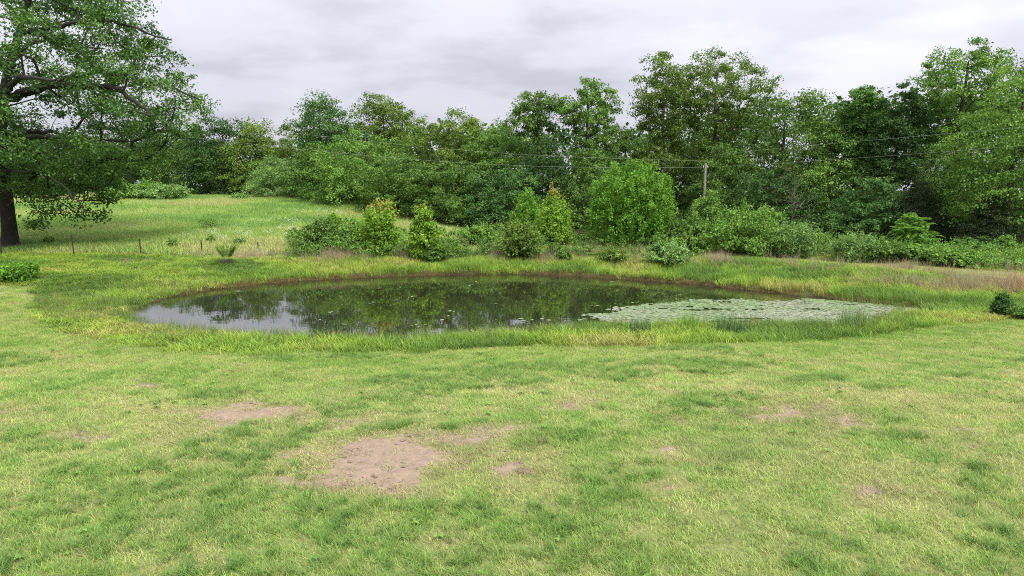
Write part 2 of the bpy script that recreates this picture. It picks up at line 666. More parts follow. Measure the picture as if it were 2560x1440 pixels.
def clump_leaves(rng, C, crad, nleaf, lsize, flat=0.62, asp=0.62, sub=6, droop=0.0, upw=0.5, cvn=0.5, tipz=None, spread=0.25):
    n = len(C)
    k = sub
    cr = crad * rng.uniform(0.65, 1.35, n)
    d = unit(rng.normal(size=(n, k, 3)) + np.array([0, 0, 0.7]))
    S = C[:, None] + d * (cr[:, None, None] * rng.uniform(0.35, 1.0, (n, k, 1))) * np.array([1, 1, flat])
    m = max(3, int(nleaf / k))
    e = np.clip(rng.normal(size=(n, k, m, 3)), -1.7, 1.7) * spread
    P = S[:, :, None] + e * cr[:, None, None, None] * np.array([1, 1, max(flat, 0.55)])
    P = P.reshape(-1, 3)
    Cc = np.repeat(C, k * m, 0)
    outw = unit((P - Cc) * np.array([1, 1, 1.2]))
    nr = unit(outw * 0.75 + np.array([0, 0, upw]) + rng.normal(size=P.shape) * 0.55)
    ax = unit(np.cross(nr, rng.normal(size=P.shape)) + outw * 0.5 + np.array([0, 0, -droop]))
    ln = lsize * rng.uniform(0.6, 1.35, len(P))
    cvc = np.clip(rng.normal(0.5, 0.24, n), 0, 1)
    cvs = np.clip(np.repeat(cvc, k) + rng.normal(0, 0.16, n * k), 0, 1)
    cv = np.repeat(cvs, m)
    lv = rng.random(len(P))
    tp = np.zeros(len(P))
    if tipz is not None:
        z0, z1 = tipz
        tp = sstep(z0, z1, P[:, 2]) * rng.random(len(P)) * (rng.random(len(P)) < 0.75)
    return P, ax, nr, ln, ln * asp * rng.uniform(0.8, 1.2, len(P)), cv, lv, tp


def frond_leaves(rng, C, dirs, length, leaflets, lsize, droop=0.5, asp=0.34):
    """arching compound leaves: pairs of leaflets along a rachis starting at C"""
    n = len(C)
    t = np.linspace(0.15, 1, leaflets)
    ln = length * rng.uniform(0.7, 1.2, n)
    dirs = unit(dirs)
    P = C[:, None] + dirs[:, None] * (ln[:, None] * t)[..., None]
    P[..., 2] -= droop * (ln[:, None] * t ** 2)
    side = unit(np.cross(dirs, np.array([0, 0, 1.0])) + 1e-4)
    w = np.sin(np.clip(t * 0.9 + 0.12, 0, 1) * math.pi) * 0.7 + 0.35
    outP, outA = [], []
    for s in (-1, 1):
        off = side[:, None] * s * (lsize * 0.5 * w)[None, :, None]
        outP.append(P + off - np.array([0, 0, 0.12 * lsize]))
        outA.append(np.broadcast_to(side[:, None] * s + dirs[:, None] * 0.45 - np.array([0, 0, 0.25]), P.shape))
    P2 = np.stack(outP, 2).reshape(-1, 3)
    A = np.stack(outA, 2).reshape(-1, 3)
    L_ = np.tile(np.repeat(w * lsize, 2), n)
    nr = unit(np.array([0, 0, 1.0]) + rng.normal(size=P2.shape) * 0.3)
    cv = np.repeat(rng.random(n), leaflets * 2)
    return P2, A, nr, L_, L_ * asp, cv, rng.random(len(P2)), np.zeros(len(P2))


def cat_leaves(*sets):
    return [np.concatenate(x) for x in zip(*sets)]


def grow(J, rng, nodes, tips, nrad, twig):
    """branches that fork on their way out: each tip joins the nearest wood below it"""
    order = np.argsort(np.min(np.linalg.norm(tips[:, None] - nodes[None], axis=2), 1))
    pos = list(nodes)
    par = [-1] * len(nodes)
    for t in order:
        q = tips[t]
        A = np.array(pos)
        d = q - A
        cost = np.linalg.norm(d, axis=1) + 0.9 * np.maximum(-d[:, 2] + 0.25 * np.hypot(d[:, 0], d[:, 1]), 0)
        cost[:len(nodes)] *= 1.12
        par.append(int(np.argmin(cost)))
        pos.append(q)
    n0 = len(nodes)
    cnt = np.ones(len(pos))
    for i in range(len(pos) - 1, n0 - 1, -1):
        if par[i] >= n0:
            cnt[par[i]] += cnt[i]
    for i in range(n0, len(pos)):
        a, q = pos[par[i]], pos[i]
        L_ = np.linalg.norm(q - a)
        r1 = twig * cnt[i] ** 0.5
        r0 = min(nrad[par[i]] * 0.7, r1 * 1.5) if par[i] < n0 else min(twig * cnt[par[i]] ** 0.5, r1 * 1.25)
        md = (a + q) / 2 + rng.normal(0, 0.07, 3) * L_ + np.array([0, 0, -0.06 * L_])
        J.add(tube(bez(a, md, q, 5), np.linspace(max(r0, twig), r1 * 0.9, 5), 5))


def woody(rng, tips, H, r0, zfork, lean=(0, 0), nl=7, top=0.92, sides=8, flare=1.5, twig=0.012):
    """tapered trunk, limbs to groups of tips and a twig to each tip"""
    J = Join()
    zt = H * top
    n = 12
    z = np.linspace(-0.25, zt, n)
    t = np.clip(z / zt, 0, 1)
    wob = rng.normal(0, 0.02 * H, (n, 2)).cumsum(0) * 0.28 * (t[:, None] > 0.12)
    ax = np.stack([lean[0] * t ** 1.3 + wob[:, 0], lean[1] * t ** 1.3 + wob[:, 1], z], 1)
    rad = r0 * (1 - 0.9 * t) ** 0.85 + 0.01
    rad[:2] *= flare
    rad[2] *= 1 + (flare - 1) * 0.2
    J.add(tube(ax, rad, sides))
    if len(tips):
        i = np.searchsorted(z, zfork * 0.8)
        nodes = np.stack([np.interp(np.linspace(min(zfork * .8, zt * .8), zt, 24), z, ax[:, k]) for k in range(3)], 1)
        grow(J, rng, nodes, tips, np.interp(nodes[:, 2], z, rad), twig)
    return J


PROF = {   # crown outlines: (height fraction, radius fraction)
    'round': [(0, .55), (.2, .9), (.45, 1), (.7, .88), (.88, .6), (1, .22)],
    'dome': [(0, .75), (.25, 1), (.55, .98), (.8, .83), (.94, .58), (1, .3)],
    'tall': [(0, .6), (.2, .75), (.45, .8), (.65, .95), (.85, .9), (.96, .55), (1, .3)],
    'flat': [(0, .4), (.3, .65), (.6, .85), (.85, 1), (.96, .8), (1, .6)],
    'cone': [(0, .9), (.1, 1), (.4, .72), (.7, .42), (.9, .18), (1, .05)],
    'spire': [(0, .7), (.2, 1), (.5, .8), (.75, .5), (.92, .25), (1, .08)],
    'column': [(0, .85), (.3, 1), (.6, .9), (.85, .7), (1, .3)],
    'puffs': [(0, .45), (.15, .75), (.32, .5), (.48, .8), (.7, 1), (.9, .85), (1, .4)],
    'skirt': [(0, 1), (.3, 1), (.6, .92), (.8, .76), (.93, .55), (1, .3)],
}


T = 'tree'


def plant(name, label, cat, px, y, top, wpx, kind='mid', prof='round', bot=None, clumps=110, crad=None, nleaf=120, lsize=0.26,
          lob=0.30, inner=0.42, flat=0.62, asp=0.62, seed=None, r0=None, gap=1.0, group=None, tip=None, bark=None, zfork=None,
          droop=0.1, upw=0.5, fronds=None, x=None, lean=(0, 0), squash=1.0, top_t=0.92, spread=0.25, nl=7, sub=7, shoots=0, wide=1.0):
    seed = seed if seed is not None else int(px * 7 + y * 13) % 9973
    rng = np.random.default_rng(seed)
    if cat == T:
        lsize, nleaf = lsize * .82, nleaf * 1.27
    if name in ('understory_tree', 'shade_tree', 'maple_tree'):
        clumps, nleaf, lob, flat, sub, spread = int(clumps * .62), nleaf * 1.6, max(lob, .45), .58, 11, .2
    zg = 0.8
    for _ in range(3):
        xx = x_at(px, y, zg + 3) if x is None else x
        zg = h1(xx, y)
    H = z_at(top, y) - zg
    R = wpx / 2 / FPX * y * wide
    zb = (max(0.05, z_at(bot, y) - zg)) if bot else 0.22 * H
    pr = [(t, r * R) for t, r in PROF[prof]]
    cr = crad if crad else 0.9 * (R * R * (H - zb) / clumps) ** (1 / 3) * 1.2
    cr /= gap ** 0.5
    if flat == .58:
        cr *= .88
    pr = [(t, max(r - cr * 0.55, r * 0.35)) for t, r in pr]
    tips = sample_tips(rng, clumps, zb + cr * 0.3, H - cr * (.05 if cat == T and prof != 'puffs' else .5), pr, lob, inner, squash, 1.0, seed)
    root = link(name, None, loc=(xx, y, zg), label=label, cat=cat, group=group)
    root.empty_display_size = 0.5
    r0 = r0 if r0 else max(0.02, 0.022 * H)
    J = woody(rng, tips, H, r0, zfork if zfork is not None else max(zb * 0.9, 0.1), lean, nl=nl, top=top_t, twig=max(0.008, 0.0012 * H))
    link('trunk', J.mesh('trunk', bark or (BARK if H > 7 else STEM)), root)
    tz = (H * tip[0], H * tip[1]) if tip else None
    S = clump_leaves(rng, tips, cr, nleaf, lsize, flat, asp, sub, droop, upw, tipz=tz, spread=spread)
    if shoots:
        hi = tips[np.argsort(-(tips[:, 2] + rng.random(len(tips)) * .35 * H))[:max(4, len(tips) // 2)]]
        C = hi[rng.integers(0, len(hi), shoots)] + rng.normal(0, cr * .4, (shoots, 3))
        q = 12
        t = np.linspace(0, 1, q)
        dv = unit(np.stack([rng.normal(0, .3, shoots), rng.normal(0, .3, shoots), np.ones(shoots)], 1) + .35 * unit(C * np.array([1, 1, 0])))
        L_ = cr * rng.uniform(.7, 1.7, shoots)
        P = (C[:, None] + dv[:, None] * (L_[:, None] * t)[..., None]).reshape(-1, 3) + rng.normal(0, lsize * .3, (shoots * q, 3))
        nr = unit(rng.normal(size=P.shape) + np.array([0, 0, .6]))
        ln = lsize * rng.uniform(.6, 1.1, len(P)) * np.tile(1.1 - .5 * t, shoots)
        tq = np.zeros(len(P))
        if tz:
            tq = sstep(tz[0], tz[1], P[:, 2]) * rng.random(len(P))
        S = cat_leaves(S, (P, unit(rng.normal(size=P.shape) + np.repeat(dv, q, 0)), nr, ln, ln * asp, np.repeat(rng.uniform(.4, 1, shoots), q), rng.random(len(P)), tq))
    if fronds:
        nf, fl, nlf, fs = fronds
        C = tips[rng.integers(0, len(tips), nf)]
        dv = unit(C * np.array([1, 1, 0.3]) + rng.normal(0, 0.6, C.shape) * R + np.array([0, 0, 0.5 * R]))
        S = cat_leaves(S, frond_leaves(rng, C, dv, fl, nlf, fs)) if nleaf > 3 else frond_leaves(rng, C, dv, fl, nlf, fs)
    link('crown', leaves_mesh('crown', *S, LEAF[kind]), root)
    return root, tips


# --- wood at the far end of the pasture
plant('shade_tree', 'dark rounded tree behind the trunk of the big oak, far edge of pasture', T, 40, 118, 345, 300, 'dark', 'dome', 500, 100, lsize=.4, wide=1.15)
plant('shade_tree', 'dim green tree glimpsed under the big oak limbs, beyond the pasture', T, 205, 116, 350, 260, 'mid', 'dome', 500, 100, lsize=.4, wide=1.15)
plant('shade_tree', 'dull green tree behind the low bushes on the pasture crest', T, 335, 114, 352, 220, 'dark', 'dome', 500, 100, lsize=.38, wide=1.15)
plant('shade_tree', 'mid green tree just beyond the drooping tip of the big oak', T, 445, 110, 335, 200, 'mid', 'dome', 498, 110, lsize=.36, wide=1.15)
plant('shade_tree', 'large dark blue-green domed tree on the pasture crest', T, 556, 106, 296, 190, 'dark', 'dome', 498, 130, lsize=.36, wide=1.15)
plant('shade_tree', 'olive tree with stepped crown closing the far pasture wood', T, 655, 104, 310, 190, 'olive', 'dome', 496, 130, lsize=.34, lob=.36, wide=1.15)
# --- wood behind the pond, pasture corner to middle
plant('hickory_tree', 'tall blue-green tree at the corner of the pasture', T, 812, 95, 264, 175, 'blue', 'tall', 480, 120, lsize=.32, lob=.35, wide=1.15)
plant('spreading_tree', 'flat topped open tree rising beside the tall blue-green one', T, 958, 94, 254, 175, 'olive', 'flat', 450, 80, lsize=.3, lob=.4, gap=1.2, top_t=.8)
plant('willow_tree', 'pale grey-green bushy tree standing at the pasture corner', T, 690, 90, 396, 130, 'grey', 'skirt', 508, 110, lsize=.26, asp=.4, wide=1.15)
plant('understory_tree', 'small mid green tree between the grey willow and taller trees', T, 795, 86, 376, 150, 'mid', 'skirt', 515, 100, lsize=.28, wide=1.28)
plant('understory_tree', 'broad light green tree below the flat topped crown', T, 915, 80, 342, 230, 'light', 'skirt', 540, 150, lsize=.28, wide=1.28)
plant('maple_tree', 'rounded olive green tree, highest left of the paired thin oaks', T, 1118, 86, 288, 215, 'olive', 'dome', 500, 150, lsize=.3, lob=.25, wide=1.15)
plant('understory_tree', 'mid green tree with drooping layers behind the orange tipped saplings', T, 1000, 72, 395, 200, 'mid', 'skirt', 560, 150, lsize=.25, wide=1.28)
plant('understory_tree', 'deep green tree with dark hollow foot behind the low bank', T, 1135, 68, 412, 200, 'mid', 'skirt', 568, 150, lsize=.25, wide=1.28)
plant('understory_tree', 'pale green tree filling the dip between two higher crowns', T, 1245, 84, 318, 170, 'light', 'dome', 480, 110, lsize=.28, wide=1.28)
plant('post_oak_tree', 'thin topped oak with airy crown, smaller of the middle pair', T, 1338, 80, 230, 140, 'mid', 'puffs', 430, 60, lsize=.27, lob=.6, crad=.95, inner=.36, nleaf=160)
plant('post_oak_tree', 'thin topped oak with airy crown, taller of the middle pair', T, 1465, 79, 212, 170, 'light', 'puffs', 430, 74, lsize=.27, lob=.6, crad=.95, inner=.36, nleaf=160)
plant('ivy_clad_tree', 'dark column of vine covered tree in front of the airy pair', T, 1362, 68, 338, 130, 'dark', 'column', 560, 110, lsize=.22, wide=1.15)
plant('understory_tree', 'bluish green tree between the vine covered column and the deep green tree', T, 1250, 66, 425, 170, 'blue', 'skirt', 570, 120, lsize=.24, wide=1.28)
plant('understory_tree', 'shady green tree behind the big round bright bush', T, 1480, 68, 385, 170, 'mid', 'skirt', 570, 110, lsize=.24, wide=1.28)
plant('shade_tree', 'pale crown showing just beside the twin tall oaks', T, 1555, 84, 315, 150, 'mid', 'dome', 500, 90, lsize=.28, wide=1.15)
plant('tall_oak_tree', 'narrower of the twin tall oaks above the bright bush', T, 1655, 71, 148, 175, 'olive', 'puffs', 440, 84, lsize=.25, lob=.6, crad=1.0, inner=.36, nleaf=170, r0=.32, bark=BARK_GREY, zfork=6)
plant('tall_oak_tree', 'broad topped twin tall oak, highest tree in the middle', T, 1785, 72, 134, 235, 'olive', 'puffs', 440, 105, lsize=.25, lob=.5, crad=1.05, inner=.36, nleaf=170, r0=.36, bark=BARK_GREY, zfork=6, lean=(-.8, 0))
plant('understory_tree', 'olive tree behind the trunks of the twin tall oaks', T, 1715, 80, 300, 170, 'mid', 'dome', 540, 110, lsize=.28, wide=1.28)
plant('understory_tree', 'dusky tree at the foot of the twin tall oaks', T, 1800, 66, 380, 170, 'mid', 'skirt', 585, 110, lsize=.24, wide=1.28)
plant('shade_tree', 'wide dull green tree next to the broad topped tall oak', T, 1945, 70, 230, 290, 'mid', 'dome', 560, 190, lsize=.26, wide=1.15)
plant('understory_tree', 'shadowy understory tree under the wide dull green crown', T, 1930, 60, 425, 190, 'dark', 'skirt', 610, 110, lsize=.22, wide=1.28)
plant('shade_tree', 'medium tree filling below the feathery topped one', T, 2075, 66, 320, 180, 'light', 'skirt', 590, 120, lsize=.24, wide=1.15)
plant('feathery_tree', 'feathery topped tree with long frond leaves on the skyline', T, 2138, 65, 225, 130, 'frost', 'tall', 400, 60, lsize=.24, lob=.5, fronds=(260, 1.3, 9, .32), gap=1.3)
plant('shade_tree', 'dark dense crown beside the feathery topped tree', T, 2235, 62, 226, 150, 'dark', 'dome', 470, 120, lsize=.22, wide=1.15)
plant('tall_oak_tree', 'very tall open oak with bare forked limbs against the sky', T, 2380, 61, 116, 235, 'light', 'puffs', 380, 88, lsize=.23, lob=.6, crad=.92, inner=.36, nleaf=160, r0=.38, zfork=5)
plant('tall_oak_tree', 'dark tall oak cut by the edge of view behind the drooping tree', T, 2575, 60, 128, 190, 'mid', 'tall', 400, 100, lsize=.22, lob=.4)
plant('drooping_tree', 'huge drooping light green tree at the edge of view', T, 2530, 49, 190, 330, 'light', 'skirt', 560, 230, lsize=.2, crad=.95, droop=.5)
plant('understory_tree', 'blue-green broadleaf tree low in front of the dark wood', T, 2170, 56, 450, 200, 'blue', 'skirt', 605, 110, lsize=.24, wide=1.28)
plant('understory_tree', 'shaded tree below the very tall open oak', T, 2385, 55, 360, 200, 'mid', 'skirt', 600, 130, lsize=.21, wide=1.28)
plant('cedar_tree', 'blackish green cedar beside the bright frond-leaved sapling', T, 2300, 52.5, 420, 160, 'cedar', 'cone', 612, 150, lsize=.18, asp=.3, flat=.5, nleaf=110)
plant('cedar_tree', 'blackish brown cedar under the huge drooping tree', T, 2485, 47.5, 470, 170, 'cedar', 'cone', 625, 150, lsize=.17, asp=.3, flat=.5, nleaf=110)


# --- shrubs and saplings
def shrub(name, label, px, base, top, wpx, kind='mid', prof='dome', clumps=50, nleaf=90, lsize=.17, cat='shrub', **k):
    x, y = hit(px, base)
    k.setdefault('zfork', 0.05)
    k.setdefault('r0', 0.035)
    k.setdefault('top_t', 0.6)
    k.setdefault('lob', 0.5)
    if nleaf > 3:
        k.setdefault('shoots', clumps)
    return plant(name, label, cat, px, y, top, wpx, kind, prof, base - 1, clumps, nleaf=nleaf, lsize=lsize, x=x, **k)


shrub('shrub', 'dark leafy shrub at the end of the saplings on the far bank', 815, 626, 545, 120, 'mid', clumps=60, wide=1.15)
shrub('sapling', 'slim upright sapling poking from the dark leafy shrub', 838, 622, 506, 46, 'fresh', 'spire', 30, tip=(.8, 1), flat=1.1, cat='sapling')
shrub('sapling', 'orange tipped sapling, bushier one beside the tan grass', 952, 640, 502, 100, 'fresh', 'column', 70, tip=(.72, .95), flat=1.0, cat='sapling')
shrub('shrub', 'light green shrub between the dark leafy shrub and orange tipped sapling', 892, 628, 545, 80, 'light', clumps=40, wide=1.15)
shrub('sapling', 'slender cone-shaped sapling with yellowish tip by the water', 1062, 656, 502, 84, 'fresh', 'spire', 60, tip=(.82, 1.02), flat=1.0, cat='sapling')
shrub('shrub', 'small green shrub at the foot of the slender cone-shaped sapling', 1085, 660, 612, 60, 'mid', clumps=24, wide=1.15)
shrub('shrub', 'low rounded green shrub alone on the grassy bank', 1196, 616, 564, 84, 'light', clumps=40, wide=1.15)
shrub('shrub', 'loose olive shrub leaning over the tan grass on the bank', 1300, 652, 556, 100, 'olive', 'round', 46, wide=1.15)
shrub('sapling', 'yellow-green sapling just behind the orange crowned one', 1318, 606, 470, 92, 'bright', 'spire', 60, flat=1.1, cat='sapling')
shrub('sapling', 'orange crowned round sapling near the bright round bush', 1388, 618, 476, 112, 'fresh', 'spire', 90, tip=(.78, .98), flat=.9, cat='sapling')
shrub('bush', 'big bright green rounded bush, largest on the bank', 1576, 616, 412, 232, 'bright', 'dome', 210, 150, .17, lob=.2, flat=1.3, cat='bush', crad=.5, shoots=260)
shrub('shrub', 'green rambling shrub touching the big bright bush', 1722, 622, 545, 130, 'mid', clumps=70, wide=1.15)
shrub('sapling', 'pale sapling with arching top in front of the wooden pole', 1768, 600, 478, 100, 'light', 'round', 60, cat='sapling')
shrub('bush', 'broad yellow-green bush in the middle of the shrub belt', 1868, 636, 516, 180, 'light', 'dome', 110, cat='bush', wide=1.15)
shrub('shrub', 'willowy grey-green shrub ending the shrub belt', 1985, 644, 556, 104, 'grey', 'dome', 70, asp=.3, flat=1.1, lsize=.2, wide=1.15)
shrub('shrub', 'grey-green low shrub on the bank under the rambling shrub', 1668, 664, 606, 104, 'grey', clumps=50, lsize=.15, wide=1.15)
shrub('shrub', 'low olive weedy shrub between tan grass tufts', 1532, 658, 622, 84, 'olive', clumps=30, lsize=.14, wide=1.15)
shrub('shrub', 'tiny dark green shrub in the tan grass of the bank', 1410, 656, 624, 40, 'mid', clumps=18, lsize=.14, wide=1.15)
shrub('shrub', 'silvery spiky shrub beside the mown path', 2135, 654, 588, 110, 'grey', 'dome', 70, asp=.28, flat=1.1, wide=1.15)
shrub('shrub', 'dull green shrub joining silvery shrub and frond-leaved sapling', 2215, 652, 604, 110, 'mid', clumps=50, wide=1.15)
shrub('sapling', 'bright frond-leaved sapling standing before the blackish cedar', 2280, 640, 532, 118, 'sumac', 'dome', 34, nleaf=3, fronds=(210, 1.0, 11, .32), cat='sapling')
shrub('shrub', 'weedy green shrub under the bright frond-leaved sapling', 2300, 648, 606, 120, 'light', clumps=50, wide=1.15)
shrub('sumac', 'bluish frond-leaved sumac, largest of three along the dark wood', 2405, 634, 588, 80, 'frost', 'dome', 20, nleaf=3, fronds=(80, .6, 9, .24), cat='shrub')
shrub('sumac', 'bluish frond-leaved sumac, middle of three along the dark wood', 2465, 630, 588, 50, 'frost', 'dome', 14, nleaf=3, fronds=(50, .5, 9, .22), cat='shrub')
shrub('sumac', 'yellow-green rounded sumac, last of three along the dark wood', 2510, 630, 594, 52, 'light', 'dome', 30, cat='shrub')
shrub('shrub', 'rank green shrub where the weeds meet the path', 2380, 664, 626, 120, 'light', clumps=46, wide=1.15)
shrub('shrub', 'dark green upright shrub on the near bank at the edge of view', 2502, 790, 730, 52, 'dark', 'spire', 34, lsize=.1, flat=.9, wide=1.15)
shrub('shrub', 'low dark shrub sprawling beside the upright dark one', 2552, 798, 766, 60, 'mid', clumps=24, lsize=.1, wide=1.15)
shrub('shrub', 'bright leafy shrub at the foot of the big oak', 34, 704, 664, 120, 'bright', clumps=40, lsize=.13, flat=1.0, wide=1.15)
shrub('shrub', 'yellow-green bush on the pasture crest below the oak tip', 316, 499, 462, 90, 'light', clumps=40, lsize=.3, wide=1.15)
shrub('shrub', 'bright yellow bush in the middle of the crest bushes', 366, 499, 456, 50, 'bright', clumps=30, lsize=.28, wide=1.15)
shrub('shrub', 'pale grey-green mound of a bush on the pasture crest', 412, 500, 462, 100, 'grey', clumps=50, lsize=.28, wide=1.15)
shrub('shrub', 'silvery low bush at the shadowed edge of the far wood', 600, 499, 486, 50, 'grey', clumps=20, lsize=.26, wide=1.15)
shrub('pasture_weed', 'largest leafy weed, alone in the middle of the pasture', 527, 574, 539, 58, 'light', 'dome', 12, 36, .13, cat='weed', flat=1.1)
shrub('pasture_weed', 'small leafy weed between the oak trunk and the leaning fence post', 124, 612, 593, 30, 'light', 'dome', 12, 36, .13, cat='weed', flat=1.1)
shrub('pasture_weed', 'low leafy weed between the second and third fence post', 432, 618, 600, 34, 'light', 'dome', 12, 36, .13, cat='weed', flat=1.1)
shrub('pasture_weed', 'low leafy weed just behind the third fence post', 532, 608, 592, 34, 'light', 'dome', 12, 36, .13, cat='weed', flat=1.1)
shrub('pasture_weed', 'low leafy weed above the fern', 598, 612, 594, 30, 'light', 'dome', 12, 36, .13, cat='weed', flat=1.1)


def fern():
    x, y = hit(568, 660)
    rng = np.random.default_rng(4)
    z = h1(x, y)
    root = link('fern', None, loc=(x, y, z), label='vase-shaped bright fern above the pond bank', cat='fern')
    n = 24
    th = rng.random(n) * 6.283
    d = np.stack([np.cos(th) * .7, np.sin(th) * .7, rng.uniform(.9, 2.2, n)], 1)
    C = np.stack([np.cos(th) * .12, np.sin(th) * .12, np.full(n, .3)], 1)
    link('crown', leaves_mesh('crown', *frond_leaves(rng, C, d, 1.5, 15, .2, .32, .3), LEAF['bright']), root)
    J = Join()
    for k in range(40):
        a = rng.random() * 6.283
        b = np.array([math.cos(a), math.sin(a), 0])
        J.add(tube([b * .1 + [0, 0, -.05], b * .2 + [0, 0, .3], b * rng.uniform(.3, .55) + [0, 0, rng.uniform(-.02, .2)]], [.012, .01, .004], 3))
    link('dead_fronds', J.mesh('dead_fronds', plain_mat('dead_frond', (.10, .075, .055))), root)


fern()


def big_oak():
    rng = np.random.default_rng(12)
    y = 47.5
    z = h1(-33.5, y)
    x = x_at(28, y, z)
    z = h1(x, y)
    root = link('oak_tree', None, loc=(x, y, z), label='huge spreading oak with dark trunk and sweeping limbs by the fence', cat=T)

    def W(px, py, dy=0.0):
        zz = z_at(py, y + dy)
        return np.array([x_at(px, y + dy, zz) - x, dy, zz - z])
    J = Join()
    tr = np.array([W(28, 646), W(27, 630), W(24, 580), W(18, 520), W(8, 440), W(0, 340), W(4, 270), W(22, 170), W(52, 70), W(75, -10), W(95, -110)])
    tr[0][2] = -0.3
    J.add(tube(tr, [.85, .60, .47, .42, .40, .38, .33, .27, .21, .15, .05], 12))
    for a in np.linspace(0, 6.28, 7)[:-1]:
        b = np.array([math.cos(a), math.sin(a), 0])
        J.add(tube([tr[1] + b * .35 + [0, 0, .5], tr[1] + b * .75 + [0, 0, -.05], tr[1] + b * 1.15 + [0, 0, -.45]], [.3, .26, .12], 6))
    limbs = [([(0, 250, 0), (60, 232, -1), (120, 214, -2), (200, 212, -3), (280, 218, -4), (330, 245, -4.5), (375, 290, -5)], .34),
             ([(150, 208, -2.3), (190, 186, -2.5), (260, 180, -2), (340, 195, -1.5), (430, 215, -1), (500, 250, 0)], .17),
             ([(62, 84, 0), (110, 74, -1), (165, 60, -1.5), (215, 49, -2), (290, 55, -2), (360, 78, -2), (430, 100, -1.5)], .18),
             ([(210, 50, -2), (250, 62, -3), (285, 80, -4)], .07), ([(20, 180, 0), (-30, 120, 2), (-110, 80, 4), (-200, 60, 6)], .26),
             ([(2, 300, 0), (-80, 250, -3), (-180, 240, -5), (-300, 250, -6)], .3), ([(0, 340, 0), (60, 330, 4), (130, 330, 7), (190, 350, 9)], .26),
             ([(6, 400, 0), (70, 420, -2), (140, 450, -4), (190, 500, -5), (215, 540, -5.5)], .10), ([(4, 380, 0), (-60, 400, 3), (-140, 430, 5)], .2),
             ([(0, 360, 0), (70, 345, 1), (160, 340, 2), (250, 350, 2), (330, 355, 1)], .2), ([(30, 150, 0), (70, 110, 5), (140, 90, 8), (200, 90, 10)], .2),
             ([(10, 230, 0), (40, 200, -5), (80, 190, -9), (140, 200, -11)], .22)]
    lp = []
    for pts, r in limbs:
        p = np.array([W(*q) for q in pts])
        tt = np.linspace(0, len(p) - 1, 3 * len(p))
        p = np.stack([np.interp(tt, np.arange(len(p)), p[:, k]) for k in range(3)], 1)
        p[1:-1] += rng.normal(0, .07, (len(p) - 2, 3))
        J.add(tube(p, np.linspace(r, r * .22, len(p)), 7))
        lp.append(p[len(p) // 4:])
    LP = np.concatenate(lp)
    # crown outline: picture height -> reach from the trunk axis
    zz = np.array([z_at(q, y) - z for q in (585, 540, 500, 430, 370, 330, 280, 230, 190, 140, 90, 30, -60, -140, -200)])
    rr = np.array([5.2, 6.3, 6.6, 7.6, 10.6, 12.6, 13.9, 13.3, 12.2, 12.3, 12.6, 10.6, 8.5, 5.5, 1.5])
    tips = []
    tries = 0
    while len(tips) < 560 and tries < 60000:
        tries += 1
        h = rng.uniform(zz[0], zz[-1])
        R = np.interp(h, zz, rr)
        if rng.random() > (R / 14) ** 1.2:
            continue
        th = rng.random() * 6.283
        lob = .80 + .45 * float(fbm(np.cos(th) * 1.5 + 3, np.sin(th) * 1.5 + h * .28, 3, 3))
        if abs(math.sin(th)) < .5 and math.cos(th) > 0:
            lob = .93 + .14 * (lob - .8)
        r = R * lob * rng.random() ** .45
        p = np.array([r * math.cos(th), r * math.sin(th) * .85, h])
        ins = float(fbm(np.array([p[0] * .20 + p[2] * .06]), np.array([p[2] * .46 + p[1] * .2]), 17, 2)[0])
        if h > zz[4] and ins < .455:             # open layers between the upper limbs
            continue
        if h < zz[2] and (p[0] < 2.0 or ins < .35):
            continue
        if tips and np.min(np.sum((np.array(tips) - p) ** 2, 1)) < 1.05 ** 2:
            continue
        tips.append(p)
    tips = np.array(tips)
    grow(J, rng, np.concatenate([LP, tr[4:]]), tips, np.concatenate([np.full(len(LP), .12), np.full(len(tr) - 4, .2)]), .02)
    link('trunk', J.mesh('trunk', bark_mat('oak_bark', (0.006, 0.005, 0.004), (0.034, 0.028, 0.022), 9)), root)
    S = clump_leaves(rng, tips, 1.1, 220, .19, .66, .62, 9, .15, .55, spread=.25)
    link('crown', leaves_mesh('crown', *S, LEAF['oak']), root)


big_oak()


